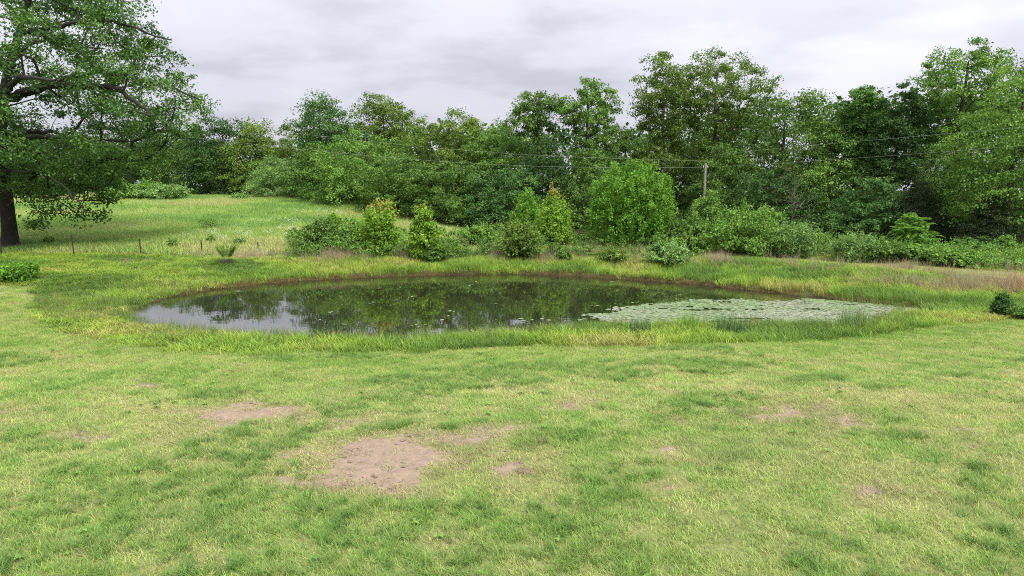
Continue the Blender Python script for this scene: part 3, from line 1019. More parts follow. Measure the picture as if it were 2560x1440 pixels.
# --- woodland mass behind the single trees, shade of the hollows put into its dark leaf colour (nobody could count it)
def woods():
    rng = np.random.default_rng(77)
    pts = []
    for _ in range(1350):
        px = rng.uniform(-500, 3100)
        yb = np.interp(px, [-500, 480, 760, 1000, 1300, 1700, 2100, 2560, 3100], [132, 126, 108, 98, 90, 84, 76, 68, 62]) + rng.uniform(0, 12)
        topy = np.interp(px, [-500, 0, 500, 740, 760, 1000, 1300, 1560, 1700, 2000, 2560, 3100], [380, 380, 350, 375, 335, 322, 318, 318, 285, 262, 205, 170]) + 10
        zg = 1.0
        x = x_at(px, yb, 4)
        zg = h1(x, yb)
        zt = z_at(topy, yb)
        pts.append((x, yb, zg + (zt - zg) * rng.random() ** .8))
    C = np.array(pts)
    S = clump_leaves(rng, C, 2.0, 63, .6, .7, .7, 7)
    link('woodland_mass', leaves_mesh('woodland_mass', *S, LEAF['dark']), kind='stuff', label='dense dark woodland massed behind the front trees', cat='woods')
    # undergrowth at the wood's foot, its shade painted in with the dark leaf colour
    pts = []
    for _ in range(700):
        px = rng.uniform(640, 2900)
        yb = np.interp(px, [640, 760, 1000, 1300, 1700, 2100, 2560, 2900], [100, 86, 73, 68, 66, 57, 52, 48]) + rng.uniform(-1, 8)
        x = x_at(px, yb, 2)
        pts.append((x, yb, h1(x, yb) + rng.uniform(0, 1.6) ** 1.3))
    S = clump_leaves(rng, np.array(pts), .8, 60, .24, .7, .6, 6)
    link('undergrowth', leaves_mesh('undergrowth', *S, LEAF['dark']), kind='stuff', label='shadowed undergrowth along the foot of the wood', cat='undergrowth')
    # rank weeds on the low ground beyond the path
    n = 900
    px = rng.uniform(2020, 2800, n)
    py = rng.uniform(618, 676, n)
    pts = []
    for a, b in zip(px, py):
        x, yy = hit(a, b)
        if poly_sd(np.array([x]), np.array([yy]), PATH)[0] > .5 and yy > np.interp(a, [2020, 2400, 2800], [42, 36, 32]):
            pts.append((x, yy, h1(x, yy) + rng.uniform(.0, .9) * fbm(np.array([x * .6]), np.array([yy * .6]), 331, 2)[0] ** 1.5 * 1.0))
    S = clump_leaves(rng, np.array(pts), .38, 50, .13, .8, .5, 5)
    link('weeds', leaves_mesh('weeds', *S, LEAF['light']), kind='stuff', label='rank leafy weeds beyond the mown path', cat='weeds')

    # scruffy broad-leaved weeds among the bank grass below the shrubs
    for nm, lab, kind, n, lo, seed in (('scrub', 'scruffy green weeds between the shrubs of the far bank', 'light', 1500, 300, 1), ('scrub', 'dull brambly weeds between the shrubs of the far bank', 'mid', 1100, 320, 2)):
        rng = np.random.default_rng(900 + seed)
        pts = []
        for a, q in zip(rng.uniform(720, 2080, n), rng.random(n)):
            x, yy = hit(a, np.interp(a, [720, 1000, 1400, 1800, 2080], [634, 640, 636, 634, 640]) + (q - .75) * 52)
            if fbm(np.array([x * .45]), np.array([yy * .45]), lo, 2)[0] > .5 and poly_sd(np.array([x]), np.array([yy]), PATH)[0] > .4:
                pts.append((x, yy, h1(x, yy) + rng.uniform(.05, 1.0) * fbm(np.array([x * .8]), np.array([yy * .8]), lo + 5, 2)[0] * 1.7))
        S = clump_leaves(rng, np.array(pts), .34, 44, .14, .8, .5, 5)
        link(nm, leaves_mesh(nm, *S, LEAF[kind]), kind='stuff', label=lab, cat='weeds')


woods()


def dead_tree():
    y = 58.0
    rng = np.random.default_rng(8)
    x = x_at(1985, y, 5)
    z = h1(x, y)
    root = link('dead_tree', None, loc=(x, y, z), label='bare dead tree with grey twigs in the dark gap of the wood', cat=T)
    tips = sample_tips(rng, 60, 1.6, z_at(430, y) - z, [(t, r * 1.9) for t, r in PROF['round']], .4, .5, 1, 1, 5)
    J = woody(rng, tips, z_at(440, y) - z, .13, 1.4, twig=.012)
    link('trunk', J.mesh('trunk', BARK_GREY), root)
    S = clump_leaves(rng, tips[:9] + np.array([-.5, -.2, .3]), .4, 24, .15, .7, .5, 4)
    link('crown', leaves_mesh('crown', *S, LEAF['deadleaf']), root)


dead_tree()

# ------------------------------------------------------------------ grasses (geometry nodes on computed points)
def tuft_proto(name, rng, n, spread, hmin, hmax, w, lean=0.5, seg=3, stiff=0.6):
    V, F, B = [], [], []
    k = 0
    for i in range(n):
        r = spread * math.sqrt(rng.random())
        a = rng.random() * 6.283
        base = np.array([r * math.cos(a), r * math.sin(a), -0.01])
        h = rng.uniform(hmin, hmax)
        az = rng.random() * 6.283
        ln = lean * rng.uniform(.2, 1.3) * h
        d = np.array([math.cos(az), math.sin(az), 0])
        s = np.array([-d[1], d[0], 0]) if rng.random() < .5 else np.array([math.cos(az + 1), math.sin(az + 1), 0])
        ww = w * rng.uniform(.6, 1.3)
        b = rng.random()
        for j in range(seg):
            t = j / seg
            c = base + np.array([0, 0, h * (t - .25 * lean * t * t)]) + d * ln * t ** (1 + stiff)
            V += [c - s * ww * .5 * (1 - t * .75), c + s * ww * .5 * (1 - t * .75)]
        V.append(base + np.array([0, 0, h * (1 - .25 * lean)]) + d * ln)
        for j in range(seg - 1):
            F.append((k + 2 * j, k + 2 * j + 1, k + 2 * j + 3, k + 2 * j + 2))
            B.append(b)
        F.append((k + 2 * seg - 2, k + 2 * seg - 1, k + 2 * seg, k + 2 * seg))
        B.append(b)
        k += 2 * seg + 1
    F4 = np.array([f for f in F if f[2] != f[3]], np.int32).reshape(-1, 4)
    B4 = [b for f, b in zip(F, B) if f[2] != f[3]]
    F3 = np.array([f[:3] for f in F if f[2] == f[3]], np.int32)
    B3 = [b for f, b in zip(F, B) if f[2] == f[3]]
    me = mesh_np(name, np.array(V), [F4, F3], GRASS, False, fattr={'bv': np.array(B4 + B3)})
    return bpy.data.objects.new(name, me)


def scatter(name, label, cat, pts, rotz, scl, idx, tint, protos):
    """one object: the points carry a tuft each"""
    c = bpy.data.collections.new(name + '_tufts')
    for o in protos:
        c.objects.link(o)
    n = len(pts)
    rot = np.zeros((n, 3))
    rot[:, 2] = rotz
    rot[:, :2] = RNG.normal(0, .06, (n, 2))
    me = mesh_np(name, pts, [], None, vattr={'rot': rot, 'scl': scl, 'idx': idx.astype(np.int32), 'tint': tint})
    ng = bpy.data.node_groups.new(name, 'GeometryNodeTree')
    ng.interface.new_socket('Geometry', in_out='INPUT', socket_type='NodeSocketGeometry')
    ng.interface.new_socket('Geometry', in_out='OUTPUT', socket_type='NodeSocketGeometry')
    N, L = ng.nodes, ng.links
    gi, go = N.new('NodeGroupInput'), N.new('NodeGroupOutput')
    ip = N.new('GeometryNodeInstanceOnPoints')
    ci = N.new('GeometryNodeCollectionInfo')
    ci.inputs['Collection'].default_value = c
    ci.inputs['Separate Children'].default_value = True
    ci.inputs['Reset Children'].default_value = True
    ip.inputs['Pick Instance'].default_value = True
    L.new(gi.outputs[0], ip.inputs['Points'])
    L.new(ci.outputs[0], ip.inputs['Instance'])
    for nm, typ, sock in (('rot', 'FLOAT_VECTOR', 'Rotation'), ('scl', 'FLOAT_VECTOR', 'Scale'), ('idx', 'INT', 'Instance Index')):
        a = N.new('GeometryNodeInputNamedAttribute')
        a.data_type = typ
        a.inputs['Name'].default_value = nm
        L.new(a.outputs['Attribute'], ip.inputs[sock])
    L.new(ip.outputs[0], go.inputs[0])
    o = link(name, me, kind='stuff', label=label, cat=cat)
    md = o.modifiers.new('tufts', 'NODES')
    md.node_group = ng
    return o


def lerp3(stops, t):
    xs = [s[0] for s in stops]
    return np.stack([np.interp(t, xs, [s[1][k] for s in stops]) for k in range(3)], 1)


def rand_area(rng, n, y0, y1, half0, half1, xoff=0):
    """uniform points in a trapezoid in front of the viewer"""
    y = np.sqrt(rng.random(n) * (y1 ** 2 - y0 ** 2) + y0 ** 2)
    hw = half0 + (half1 - half0) * (y - y0) / (y1 - y0)
    x = rng.uniform(-1, 1, n) * hw + xoff
    return x, y


def build_grass():
    rng = np.random.default_rng(5)
    # ---- mown lawn
    x, y = rand_area(rng, 60000, 6.0, 30, 6.5, 24)
    x2, y2 = rng.uniform(-42, -12, 20000), rng.uniform(22, 44, 20000)
    x, y = np.concatenate([x, x2]), np.concatenate([y, y2])
    sd, ring, path = zones(x, y)
    b = bare_field(x, y)
    edge = (fbm(x * .8, y * .8, 3, 2) - .5) * 0.8
    keep = (ring + edge > 0) & (sd > .6) & (rng.random(len(x)) > sstep(.72, 1.3, b) * 0.95)
    keep &= (np.abs(x) < .85 * y + 2.5)
    x, y, b, ring = x[keep], y[keep], b[keep], ring[keep]
    z = height(x, y)
    big = fbm(x * .22 + 5, y * .42, 91, 4)
    fine = fbm(x * 1.5, y * 1.5, 97, 3)
    near = sstep(13, 8, y)
    mott = fbm(x * 4.2, y * 4.2, 107, 2)
    rim = sstep(7, 1, ring)
    g = np.clip((big - .5) * .8 + .48 + (fine - .5) * 1.05 + (mott - .5) * 1.2 + near * .16 - .03 + rim * .1, 0, 1)
    dry = np.clip(sstep(.05, .8, b) * .9 + sstep(.55, .75, fbm(x * .5, y * .9, 133, 4)) * .4, 0, 1) * rng.uniform(.25, 1, len(x)) * (1 - .75 * rim)
    tint = lerp3([(0, (.445, .46, .195)), (.4, (.36, .46, .140)), (.72, (.265, .425, .098)), (1, (.18, .35, .070))], g)
    dt = lerp3([(0, (.47, .41, .24)), (1, (.39, .31, .20))], rng.random(len(x)))
    tint = tint * (1 - dry[:, None]) + dt * dry[:, None]
    tint = tint * (1 - .3 * rim[:, None]) + np.array([.235, .345, .045]) * .3 * rim[:, None]
    tint *= rng.uniform(.68, 1.32, (len(x), 1))
    s = rng.uniform(.75, 1.2, len(x)) * (.75 + .5 * g) * (1 - .35 * sstep(.4, 1, b))
    scl = np.stack([rng.uniform(.85, 1.25, len(x)), rng.uniform(.85, 1.25, len(x)), s], 1)
    P = [tuft_proto('lawn_tuft_%02d' % i, rng, 40, .17, .035, .11, .008, 1.0) for i in range(8)]
    scatter('lawn_grass', 'mown lawn grass between viewer and pond, patchy green and straw', 'grass', np.stack([x, y, z], 1), rng.random(len(x)) * 6.28, scl, rng.integers(0, 8, len(x)), tint, P)
    # ---- coarse tufts standing above the lawn
    x, y = rand_area(rng, 9000, 6.0, 21, 6.5, 17)
    m = fbm(x * .45, y * .6, 141, 3)
    b = bare_field(x, y)
    keep = (m > .57 - .15 * sstep(13, 8, y)) & (b < .35) & (poly_sd(x, y, RING) > .4)
    x, y = x[keep], y[keep]
    tint = lerp3([(0, (0.112, 0.244, 0.050)), (1, (0.218, 0.354, 0.075))], rng.random(len(x)))
    P = [tuft_proto('coarse_tuft_%02d' % i, rng, 30, .10, .09, .26, .010, 1.15) for i in range(6)]
    s = rng.uniform(.6, 1.15, (len(x), 1)) * np.ones((1, 3))
    scatter('coarse_grass', 'taller coarse grass tufts scattered over the near lawn', 'grass', np.stack([x, y, height(x, y)], 1), rng.random(len(x)) * 6.28, s, rng.integers(0, 6, len(x)), tint, P)
    # ---- broad-leaved weeds in the lawn
    x, y = rand_area(rng, 420, 6.5, 22, 6.5, 17)
    k = (fbm(x * .7, y * .7, 401, 2) > .52) & (bare_field(x, y) < .4) & (poly_sd(x, y, RING) > .5)
    x, y = x[k], y[k]
    P = []
    for i in range(4):
        V, F = [], []
        for q in range(11):
            a, r, w_ = q * 2.4 + rng.random(), rng.uniform(.05, .11), rng.uniform(.018, .03)
            d_, e_ = np.array([math.cos(a), math.sin(a), 0]), np.array([-math.sin(a), math.cos(a), 0])
            up = rng.uniform(.03, .08)
            k0 = len(V)
            V += [np.array([0, 0, .01]), d_ * r * .5 + e_ * w_ + [0, 0, up], d_ * r + [0, 0, up * .8], d_ * r * .5 - e_ * w_ + [0, 0, up]]
            F.append((k0, k0 + 1, k0 + 2, k0 + 3))
        P.append(bpy.data.objects.new('weed_%02d' % i, mesh_np('weed_%02d' % i, np.array(V), np.array(F), GRASS, False, fattr={'bv': rng.random(len(F))})))
    tint = lerp3([(0, (.15, .31, .06)), (1, (.23, .39, .09))], rng.random(len(x)))
    scatter('lawn_weeds', 'small broad-leaved weeds dotted through the lawn', 'weeds', np.stack([x, y, height(x, y) + .02], 1), rng.random(len(x)) * 6.28, rng.uniform(.5, 1.0, (len(x), 1)) * np.ones((1, 3)), rng.integers(0, 4, len(x)), tint, P)
    # ---- tall bank grass
    x, y = rng.uniform(-36, 44, 42000), rng.uniform(16, 60, 42000)
    sd, ring, path = zones(x, y)
    edge = (fbm(x * .8, y * .8, 3, 2) - .5) * 0.8
    lim = 49 + np.maximum(x + 5, 0) * .3 - np.maximum(x - 12, 0) * .75 - 5 * sstep(-8, -15, x)
    keep = (ring + edge < .1) & (sd > .1) & (path > .15) & (y < lim) & (rng.random(len(x)) < .25 + .75 * sstep(.1, .5, sd))
    x, y, sd = x[keep], y[keep], sd[keep]
    g = np.clip((fbm(x * .3, y * .5, 151, 4) - .5) * 2.6 + .5, 0, 1)
    tint = lerp3([(0, (.38, .41, .11)), (.35, (.31, .44, .065)), (.7, (.225, .38, .05)), (1, (.145, .265, .045))], g)
    tint *= rng.uniform(.66, 1.3, (len(x), 1))
    hgt = .35 + .65 * fbm(x * .5, y * .5, 161, 3)
    hgt *= np.where(y < 29, .62, .9) * (1 - .4 * sstep(-10, -15, x)) * (0.7 + 0.4 * sstep(5, 1, sd)) * (.35 + .65 * sstep(.3, 2.5, zones(x, y)[2]))
    s = np.stack([rng.uniform(.9, 1.3, len(x)), rng.uniform(.9, 1.3, len(x)), hgt * rng.uniform(.8, 1.2, len(x))], 1)
    P = [tuft_proto('bank_tuft_%02d' % i, rng, 44, .26, .25, .8, .018, .5) for i in range(8)]
    scatter('bank_grass', 'tall bright green grass ringing the pond bank', 'grass', np.stack([x, y, height(x, y)], 1), rng.random(len(x)) * 6.28, s, rng.integers(0, 8, len(x)), tint, P)
    # ---- rushes in the shallows
    x, y = rng.uniform(-24, 26, 30000), rng.uniform(18, 44, 30000)
    sd = poly_sd(x, y, POND)
    nn = fbm(x * .35, y * .6, 171, 3)
    lft = sstep(-14, -20, x)
    wide = .35 + 1.1 * sstep(.4, .65, nn) + 3.2 * lft
    keep = (sd > np.where(x < -13, -.25, -.6 - .35 * nn)) & (sd < wide) & (y < np.where(x < -15, 38, 31)) & (rng.random(len(x)) < np.where(x < -13, .34, .5)) & (poly_sd(x, y, RING) < -.3)
    xs_, ys_ = rng.uniform(-21, 2, 9000), rng.uniform(21, 29, 9000)
    sq = poly_sd(xs_, ys_, POND)
    kq = (sq > -1.1) & (sq < .3) & (rng.random(9000) < .16 * sstep(-1.1, -.2, sq)) & (ys_ < 27)
    x, y = np.concatenate([x[keep], xs_[kq]]), np.concatenate([y[keep], ys_[kq]])
    tint = lerp3([(0, (0.11, 0.19, 0.045)), (.6, (0.17, 0.26, 0.06)), (1, (0.30, 0.30, 0.11))], rng.random(len(x)))
    P = [tuft_proto('rush_tuft_%02d' % i, rng, 26, .22, .35, 1.0, .010, .22) for i in range(6)]
    s = np.stack([np.ones(len(x)), np.ones(len(x)), rng.uniform(.25, .62, len(x))], 1)
    scatter('rushes', 'thin dark rushes along the near and end shore of the pond', 'rushes', np.stack([x, y, np.maximum(height(x, y), -.15)], 1), rng.random(len(x)) * 6.28, s, rng.integers(0, 6, len(x)), tint, P)
    # ---- brown dead stubble on the far water line
    x, y = rng.uniform(-24, 26, 60000), rng.uniform(28, 44, 60000)
    sd = poly_sd(x, y, POND)
    keep = (sd > -.05) & (sd < .15 + .5 * fbm(x * .6, y * .6, 415, 2)) & ((y > 33) | ((x > 14) & (y > 29)))
    x, y = x[keep], y[keep]
    tint = lerp3([(0, (.13, .085, .045)), (.5, (.24, .18, .09)), (1, (.22, .27, .06))], rng.random(len(x)))
    P = [tuft_proto('stubble_tuft_%02d' % i, rng, 34, .22, .10, .42, .012, .5) for i in range(5)]
    s = rng.uniform(.3, .75, (len(x), 1)) * np.ones((1, 3))
    scatter('shore_stubble', 'reddish brown dead stalks fringing the far waterline', 'stubble', np.stack([x, y, height(x, y)], 1), rng.random(len(x)) * 6.28, s, rng.integers(0, 5, len(x)), tint, P)
    # ---- tan dry grass stands
    DRY = [(860, 640, 60, 14, 240), (1020, 640, 24, 12, 90), (1240, 636, 34, 10, 110), (1350, 640, 50, 12, 110), (1450, 634, 60, 10, 120), (1790, 652, 40, 8, 70),
           (2270, 668, 60, 12, 110), (2230, 708, 110, 10, 70), (2420, 716, 120, 14, 150), (2548, 716, 40, 22, 130), (640, 640, 110, 8, 70), (1580, 636, 60, 8, 60)]
    xs, ys, tc = [], [], []
    for (a, b_, c, d, n) in DRY:
        pxs, pys = rng.normal(a, c * .55, n), rng.normal(b_ + 4, d * .5, n)
        for p, q in zip(pxs, pys):
            u = hit(p, max(q, 600))
            xs.append(u[0])
            ys.append(u[1])
            tc.append(1.0 if a > 2500 else rng.random() * .5)
    for p, q in zip(rng.uniform(740, 2560, 900), rng.uniform(0, 1, 900)):
        u = hit(p, np.interp(p, [740, 1300, 1700, 2100, 2560], [648, 644, 650, 672, 700]) + (q - .6) * 44)
        if fbm(np.array([u[0] * .5]), np.array([u[1] * .5]), 301, 2)[0] > .46:
            xs.append(u[0])
            ys.append(u[1])
            tc.append(rng.random() * .5)
    x, y, tc = np.array(xs), np.array(ys), np.array(tc)
    k = (poly_sd(x, y, POND) > .4) & (poly_sd(x, y, PATH) > .1)
    x, y, tc = x[k], y[k], tc[k]
    tint = lerp3([(0, (.45, .38, .24)), (.5, (.36, .30, .20)), (1, (.44, .32, .19))], tc) * rng.uniform(.7, 1.2, (len(x), 1))
    P = [tuft_proto('dry_tuft_%02d' % i, rng, 22, .26, .35, 1.05, .012, .45) for i in range(6)]
    s = rng.uniform(.4, .95, (len(x), 1)) * np.ones((1, 3))
    scatter('dry_grass', 'standing tan dead grass on the bank', 'grass', np.stack([x, y, height(x, y)], 1), rng.random(len(x)) * 6.28, s, rng.integers(0, 6, len(x)), tint, P)
    # ---- pasture
    x, y = rng.uniform(-90, 6, 30000), rng.uniform(43, 112, 30000)
    lim = x + (y - 47) * .52
    keep = (lim < 1.5) & (y > np.where(x < -16, 44.5, 47))
    x, y = x[keep], y[keep]
    g = np.clip((fbm(x * .12, y * .2, 181, 4) - .5) * 2.6 + .5 + rng.normal(0, .1, len(x)), 0, 1)
    tint = lerp3([(0, (.41, .45, .17)), (.35, (.34, .46, .13)), (.7, (.26, .43, .09)), (1, (.18, .34, .08))], g)
    tint *= rng.uniform(.85, 1.15, (len(x), 1))
    P = [tuft_proto('pasture_tuft_%02d' % i, rng, 60, .55, .15, .5, .02, .6) for i in range(6)]
    s = np.stack([rng.uniform(1, 1.5, len(x)), rng.uniform(1, 1.5, len(x)), rng.uniform(.5, 1.1, len(x))], 1)
    scatter('pasture_grass', 'pale green pasture grass on the slope beyond the fence', 'grass', np.stack([x, y, height(x, y)], 1), rng.random(len(x)) * 6.28, s, rng.integers(0, 6, len(x)), tint, P)
    # ---- the mown path
    x, y = rng.uniform(8, 45, 20000), rng.uniform(24, 56, 20000)
    k = poly_sd(x, y, PATH) < .3
    x, y = x[k], y[k]
    tint = lerp3([(0, (0.396, 0.366, 0.125)), (1, (0.290, 0.366, 0.088))], rng.random(len(x)))
    P = [tuft_proto('path_tuft_%02d' % i, rng, 40, .24, .03, .10, .012, .9) for i in range(3)]
    scatter('path_grass', 'short yellowish grass of the mown path beyond the pond', 'grass', np.stack([x, y, height(x, y)], 1), rng.random(len(x)) * 6.28, np.ones((len(x), 3)), rng.integers(0, 3, len(x)), tint, P)
    # ---- white wild flowers in the pasture
    spots = [(1010, 527, 30, 4), (620, 600, 60, 8), (690, 560, 60, 6), (560, 590, 50, 8), (780, 580, 40, 6), (840, 540, 50, 5)]
    xs, ys = [], []
    for a, b_, c, d in spots:
        for p, q in zip(rng.normal(a, c, 16), rng.normal(b_, d, 16)):
            u = hit(p, q)
            xs.append(u[0])
            ys.append(u[1])
    x, y = np.array(xs), np.array(ys)
    V, F = [], []
    for i in range(12):
        a = rng.random() * 6.28
        r = rng.uniform(0, .3)
        c = np.array([r * math.cos(a), r * math.sin(a), rng.uniform(.35, .55)])
        k0 = len(V)
        for j in range(6):
            V.append(c + np.array([0.028 * math.cos(j * 1.047), 0.028 * math.sin(j * 1.047), .01 * (j % 2)]))
        F.append(list(range(k0, k0 + 6)))
    me = mesh_np('flower_heads', np.array(V), np.array(F), plain_mat('white_petal', (.7, .7, .68)))
    scatter('wild_flowers', 'small white wild flowers speckling the pasture', 'flowers', np.stack([x, y, height(x, y)], 1), rng.random(len(x)) * 6.28, np.ones((len(x), 3)), np.zeros(len(x), int), np.ones((len(x), 3)), [bpy.data.objects.new('flower_heads', me)])
    # ---- soil crumbs on the bare patches
    x, y = rand_area(rng, 60000, 6.5, 22, 6.5, 17)
    b = bare_field(x, y)
    k = (b > .75) & (rng.random(len(x)) < .12 + .6 * sstep(.5, .7, fbm(x * 1.7, y * 1.7, 211, 3)))
    x, y = x[k], y[k]
    V = np.array([(1, 0, .2), (.4, .8, .1), (-.5, .7, .2), (-1, -.1, .1), (-.3, -.9, .2), (.6, -.7, .1), (.1, .1, .85)]) * .5
    F = np.array([(i, (i + 1) % 6, 6) for i in range(6)])
    me = mesh_np('crumb', V, F, plain_mat('soil_crumb', (.12, .085, .06), .95, (.27, .20, .145), 2))
    s = (rng.random((len(x), 1)) ** 3 * .08 + .014) * rng.uniform(.7, 1.3, (len(x), 3))
    scatter('soil_crumbs', 'loose crumbs of soil on the bare patches', 'soil', np.stack([x, y, height(x, y)], 1), rng.random(len(x)) * 6.28, s, np.zeros(len(x), int), np.ones((len(x), 3)), [bpy.data.objects.new('crumb', me)])


build_grass()


# ------------------------------------------------------------------ rush clumps that stand out
def rush_clump(label, px, base, top, wpx, n, col, seed):
    x, y = hit(px, base)
    rng = np.random.default_rng(seed)
    z = max(h1(x, y), -.1)
    H = (base - top) / FPX * y * 1.35
    m, N, L, out = new_mat('rush_stalk')
    bv = attr(N, 'bv')
    c = mixc(N, L, bv.outputs['Fac'], tuple(q * .7 for q in col), tuple(q * 1.3 for q in col))
    p = N.new('ShaderNodeBsdfPrincipled')
    p.inputs['Roughness'].default_value = .5
    L.new(c, p.inputs['Base Color'])
    L.new(p.outputs[0], out.inputs[0])
    o = tuft_proto('rush_clump', rng, n, wpx / 2 / FPX * y, H * .5, H * 1.1, .014, .28)
    o.data.materials.clear()
    o.data.materials.append(m)
    o.location = (x, y, z)
    o['label'], o['category'], o['group'] = label, 'rushes', 'rush clumps on the near shore'
    COL.objects.link(o)


rush_clump('dense rounded rush clump standing apart at the edge of the pad mat', 2130, 824, 776, 76, 420, (.13, .22, .06), 1)
rush_clump('thin rush clump in the pad mat beside the dense rounded one', 2010, 806, 776, 24, 40, (.13, .17, .07), 2)
rush_clump('dark wide rush clump in front of the middle of the pad mat', 1830, 838, 792, 90, 420, (.07, .13, .04), 3)
rush_clump('bright tall rush clump at the end of the dark wide one', 1722, 830, 784, 40, 220, (.16, .28, .04), 4)
rush_clump('dark narrow rush clump where the pad mat begins', 1600, 836, 796, 60, 260, (.075, .14, .045), 5)


# ------------------------------------------------------------------ lily pads
PAD_MAT, PN, PL, POUT = new_mat('lily_pad')
_a = attr(PN, 'cv')
_c = mixc(PN, PL, _a.outputs['Fac'], (.175, .25, .105), (.23, .25, .155))
_p = PN.new('ShaderNodeBsdfPrincipled')
_p.inputs['Roughness'].default_value = .35
PL.new(_c, _p.inputs['Base Color'])
PL.new(_p.outputs[0], POUT.inputs[0])


def pads(P, R, cv, rng, name):
    n = len(P)
    k = 8
    a = np.linspace(.2, 6.083, k)[None, :] + rng.random((n, 1)) * 6.28
    rr = R[:, None] * rng.uniform(.88, 1.08, (n, k))
    tilt = rng.normal(0, .06, (n, 2))
    vx, vy = rr * np.cos(a), rr * np.sin(a) * .85
    vz = vx * tilt[:, :1] + vy * tilt[:, 1:] + P[:, 2:3]
    V = np.stack([vx + P[:, :1], vy + P[:, 1:2], vz], -1).reshape(-1, 3)
    return mesh_np(name, V, np.arange(n * k).reshape(n, k), PAD_MAT, False, fattr={'cv': cv})


def lily_pads():
    rng = np.random.default_rng(31)
    MAT = [on_level(a, b) for a, b in [(1470, 788), (1560, 769), (1640, 759), (1720, 753), (1850, 749), (1920, 755), (1990, 747), (2080, 751), (2170, 760), (2290, 774), (2210, 792),
                                       (2150, 806), (2100, 822), (1980, 816), (1850, 812), (1700, 812), (1600, 812), (1530, 803)]]
    xs = rng.uniform(2, 19, 60000)
    ys = rng.uniform(24, 34, 60000)
    sd = poly_sd(xs, ys, MAT) + (fbm(xs * 1.2, ys * 1.6, 221, 3) - .5) * 1.5
    hole = fbm(xs * .55 + 3, ys * 1.5, 231, 4)
    mid = np.exp(-((xs - 9.3) / 3.0) ** 2 - ((ys - 28.6) / 1.0) ** 2)
    dens = sstep(.25, -.6, sd) * (1 - .96 * sstep(.66, .71, hole + .15 * mid - .06))
    k = rng.random(len(xs)) < dens
    xs, ys, hole = xs[k], ys[k], hole[k]
    R = rng.uniform(.045, .10, len(xs))
    cv = np.clip((fbm(xs * .5, ys * .9, 241, 3) - .5) * 2.2 + .45 + rng.normal(0, .16, len(xs)), 0, 1)
    me = pads(np.stack([xs, ys, rng.uniform(.006, .02, len(xs))], 1), R, cv, rng, 'lily_pad_mat')
    link('lily_pad_mat', me, kind='stuff', label='pale mat of crowded lily pads covering the pond end', cat='lily pads')
    spots = [(1040, 812), (1046, 818), (1075, 814), (1098, 812), (1125, 778), (1135, 780), (1240, 760), (1262, 802), (1318, 804), (1330, 800), (1240, 800), (870, 745), (855, 762), (932, 756),
             (1030, 742), (1180, 762), (1360, 796), (1372, 800), (1300, 798), (1205, 798), (985, 752), (1105, 800), (1120, 790), (905, 800), (860, 812), (812, 822), (1085, 830), (1140, 830), (1180, 828),
             (830, 780), (800, 800), (1280, 795), (1290, 830), (650, 716), (680, 714), (720, 713), (760, 708), (640, 722), (600, 730), (470, 760), (500, 774), (430, 800), (520, 790), (895, 706), (1220, 698), (1110, 722),
             (1180, 712), (1260, 700), (1190, 704), (1420, 706), (1530, 704), (1600, 715), (1480, 765), (1500, 772), (1530, 762), (1560, 752), (1590, 756), (1620, 748), (1700, 738), (1740, 736), (1800, 738), (1440, 790), (1450, 800), (1470, 795)]
    n = 0
    first = {}
    for (a, b) in spots[::2] + spots[1:30:4]:
        for q in range(int(rng.integers(1, 3))):
            x, y = on_level(a + rng.normal(0, 9) * (q > 0), b + rng.normal(0, 2) * (q > 0))
            if poly_sd(np.array([x]), np.array([y]), POND)[0] > -.25:
                continue
            kind = n % 8
            if kind not in first:
                first[kind] = pads(np.zeros((1, 3)), np.array([.05 + .008 * kind]), np.array([kind / 7]), rng, 'lily_pad')
            o = link('lily_pad', first[kind], loc=(x, y, .008 + .001 * (n % 9)), label='single pale lily pad floating loose on the open pond water', cat='lily pad', group='loose lily pads on the open water')
            o.rotation_euler = (0, 0, rng.random() * 6.28)
            n += 1


lily_pads()


# ------------------------------------------------------------------ sod clods, fence posts, pole and wires
def sod_clod(label, px, py, wpx, seed):
    x, y = hit(px, py)
    rng = np.random.default_rng(seed)
    r = wpx / 2 / FPX * math.hypot(y, CAM_Z)
    n, k = 16, 7
    V, F = [], []
    for i in range(k):
        ph = i / (k - 1) * math.pi * .55
        for j in range(n):
            a = j / n * 6.283
            q = 1 + .55 * (float(fbm(np.array([math.cos(a) * 2.2 + 5]), np.array([math.sin(a) * 2.2 + ph * 2]), seed, 3)[0]) - .5)
            V.append((r * q * math.sin(ph) * math.cos(a), .75 * r * q * math.sin(ph) * math.sin(a), .55 * r * q * (math.cos(ph) - .1)))
    for i in range(k - 1):
        for j in range(n):
            F.append((i * n + j, i * n + (j + 1) % n, (i + 1) * n + (j + 1) % n, (i + 1) * n + j))
    root = link('sod_clod', None, loc=(x, y, h1(x, y)), label=label, cat='clod', group='overturned sods on the lawn')
    link('soil', mesh_np('soil', np.array(V), np.array(F), plain_mat('clod_soil', (.10, .075, .045), .95, (.24, .17, .10), 22), True), root)
    t = tuft_proto('roots', rng, 160, r * .85, r * .25, r * .75, .006, 1.4)
    t.data.materials.clear()
    t.data.materials.append(plain_mat('dry_root', (.26, .22, .12), .9, (.14, .12, .06), 30))
    t.parent = root
    t.location = (0, 0, .25 * r)
    COL.objects.link(t)


sod_clod('overturned sod right of the large bare patch, largest clod', 1308, 1188, 42, 3)
sod_clod('small overturned sod behind the largest clod', 1358, 1108, 26, 4)
sod_clod('small dark sod between the two rear bare patches', 905, 1014, 24, 5)


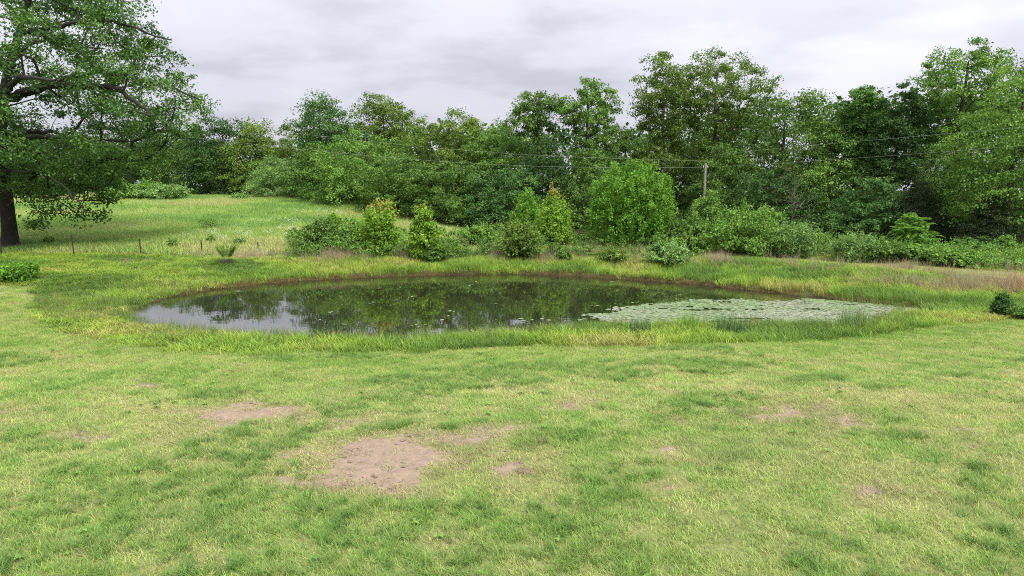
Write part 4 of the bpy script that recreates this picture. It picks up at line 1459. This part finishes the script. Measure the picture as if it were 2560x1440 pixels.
def fence_post(label, px, base, top, lean):
    x, y = hit(px, base)
    z = h1(x, y)
    H = (base - top) / FPX * y * 1.2
    root = link('fence_post', None, loc=(x, y, z), label=label, cat='fence post', group='steel posts along the pasture')
    root.rotation_euler = (0, lean, 0)

    def box(a, b):
        v = np.array([(i, j, k) for i in (a[0], b[0]) for j in (a[1], b[1]) for k in (a[2], b[2])])
        f = np.array([(0, 1, 3, 2), (4, 6, 7, 5), (0, 4, 5, 1), (2, 3, 7, 6), (0, 2, 6, 4), (1, 5, 7, 3)])
        return v, f
    J = Join()
    J.add(box((-.035, -.008, -.3), (.035, .008, H)))
    J.add(box((-.008, .008, -.3), (.008, .05, H - .003)))
    link('post', J.mesh('post', plain_mat('rusty_steel', (.012, .009, .008), .8, (.035, .022, .016), 12), False), root)


fence_post('fence post partly behind the big oak trunk', 4, 640, 588, .0)
fence_post('leaning steel fence post nearest the big oak trunk', 186, 641, 594, -.07)
fence_post('second steel fence post after the oak trunk', 353, 636, 604, -.05)
fence_post('third steel fence post, left of the fern', 505, 636, 606, 0)
fence_post('last steel fence post, right of the fern', 645, 628, 609, .03)


def power_line():
    y = 60.0
    px = 1764
    zt = z_at(408, y)
    x = x_at(px, y, zt)
    z = h1(x, y)
    root = link('utility_pole', None, loc=(x, y, z), label='weathered grey wooden utility pole rising behind the shrubs', cat='pole')
    H = zt - z
    wood = bark_mat('weathered_wood', (.10, .09, .08), (.22, .205, .18), 10)
    J = Join()
    J.add(tube([(0, 0, -.3), (0, 0, H * .5), (.02, 0, H), (.02, 0, H + .01)], [.13, .10, .08, .01], 10))
    link('post', J.mesh('post', wood), root)
    por = plain_mat('grey_porcelain', (.45, .45, .44), .3)
    for s in (-.17, .17):
        J = Join()
        J.add(tube([(s, -.02, H - .4), (s, -.02, H - .33), (s, -.02, H - .30), (s, -.02, H - .22), (s, -.02, H - .2)], [.03, .03, .055, .04, .01], 8))
        link('insulator', J.mesh('insulator', por), root)
    wm = plain_mat('pale_wire', (.27, .31, .22), .6)

    def wire(label, pts):
        P = []
        for a, b, yy in pts:
            zz = z_at(b, yy)
            P.append((x_at(a, yy, zz), yy, zz))
        P = np.array(P)
        t = np.linspace(0, 1, 40)
        tt = np.linspace(0, 1, len(P))
        cf = [np.polyfit(tt, P[:, k], min(3, len(P) - 1)) for k in range(3)]
        Q = np.stack([np.polyval(c, t) for c in cf], 1)
        J = Join()
        J.add(tube(Q, np.full(len(Q), .006), 5))
        link('power_line', J.mesh('power_line', wm), label=label, cat='wire', group='wires strung from the utility pole')
    wire('lower wire running from the pole towards the pasture', [(-300, 250, 62), (500, 346, 60), (1000, 395, 59), (1400, 418, 59.5), (1758, 418, 60)])
    wire('upper wire running over the wood towards the pasture', [(-300, 190, 63), (520, 305, 61), (1000, 361, 60), (1420, 393, 59.8), (1764, 402, 60)])
    wire('lower wire running from the pole over the frond-leaved sapling', [(1770, 418, 60), (1860, 413, 57), (2120, 397, 51), (2560, 363, 43), (2900, 325, 38)])
    wire('upper wire running from the pole across the drooping tree', [(1766, 398, 60), (1860, 380, 57), (2120, 355, 51), (2560, 318, 43), (2900, 280, 38)])


power_line()
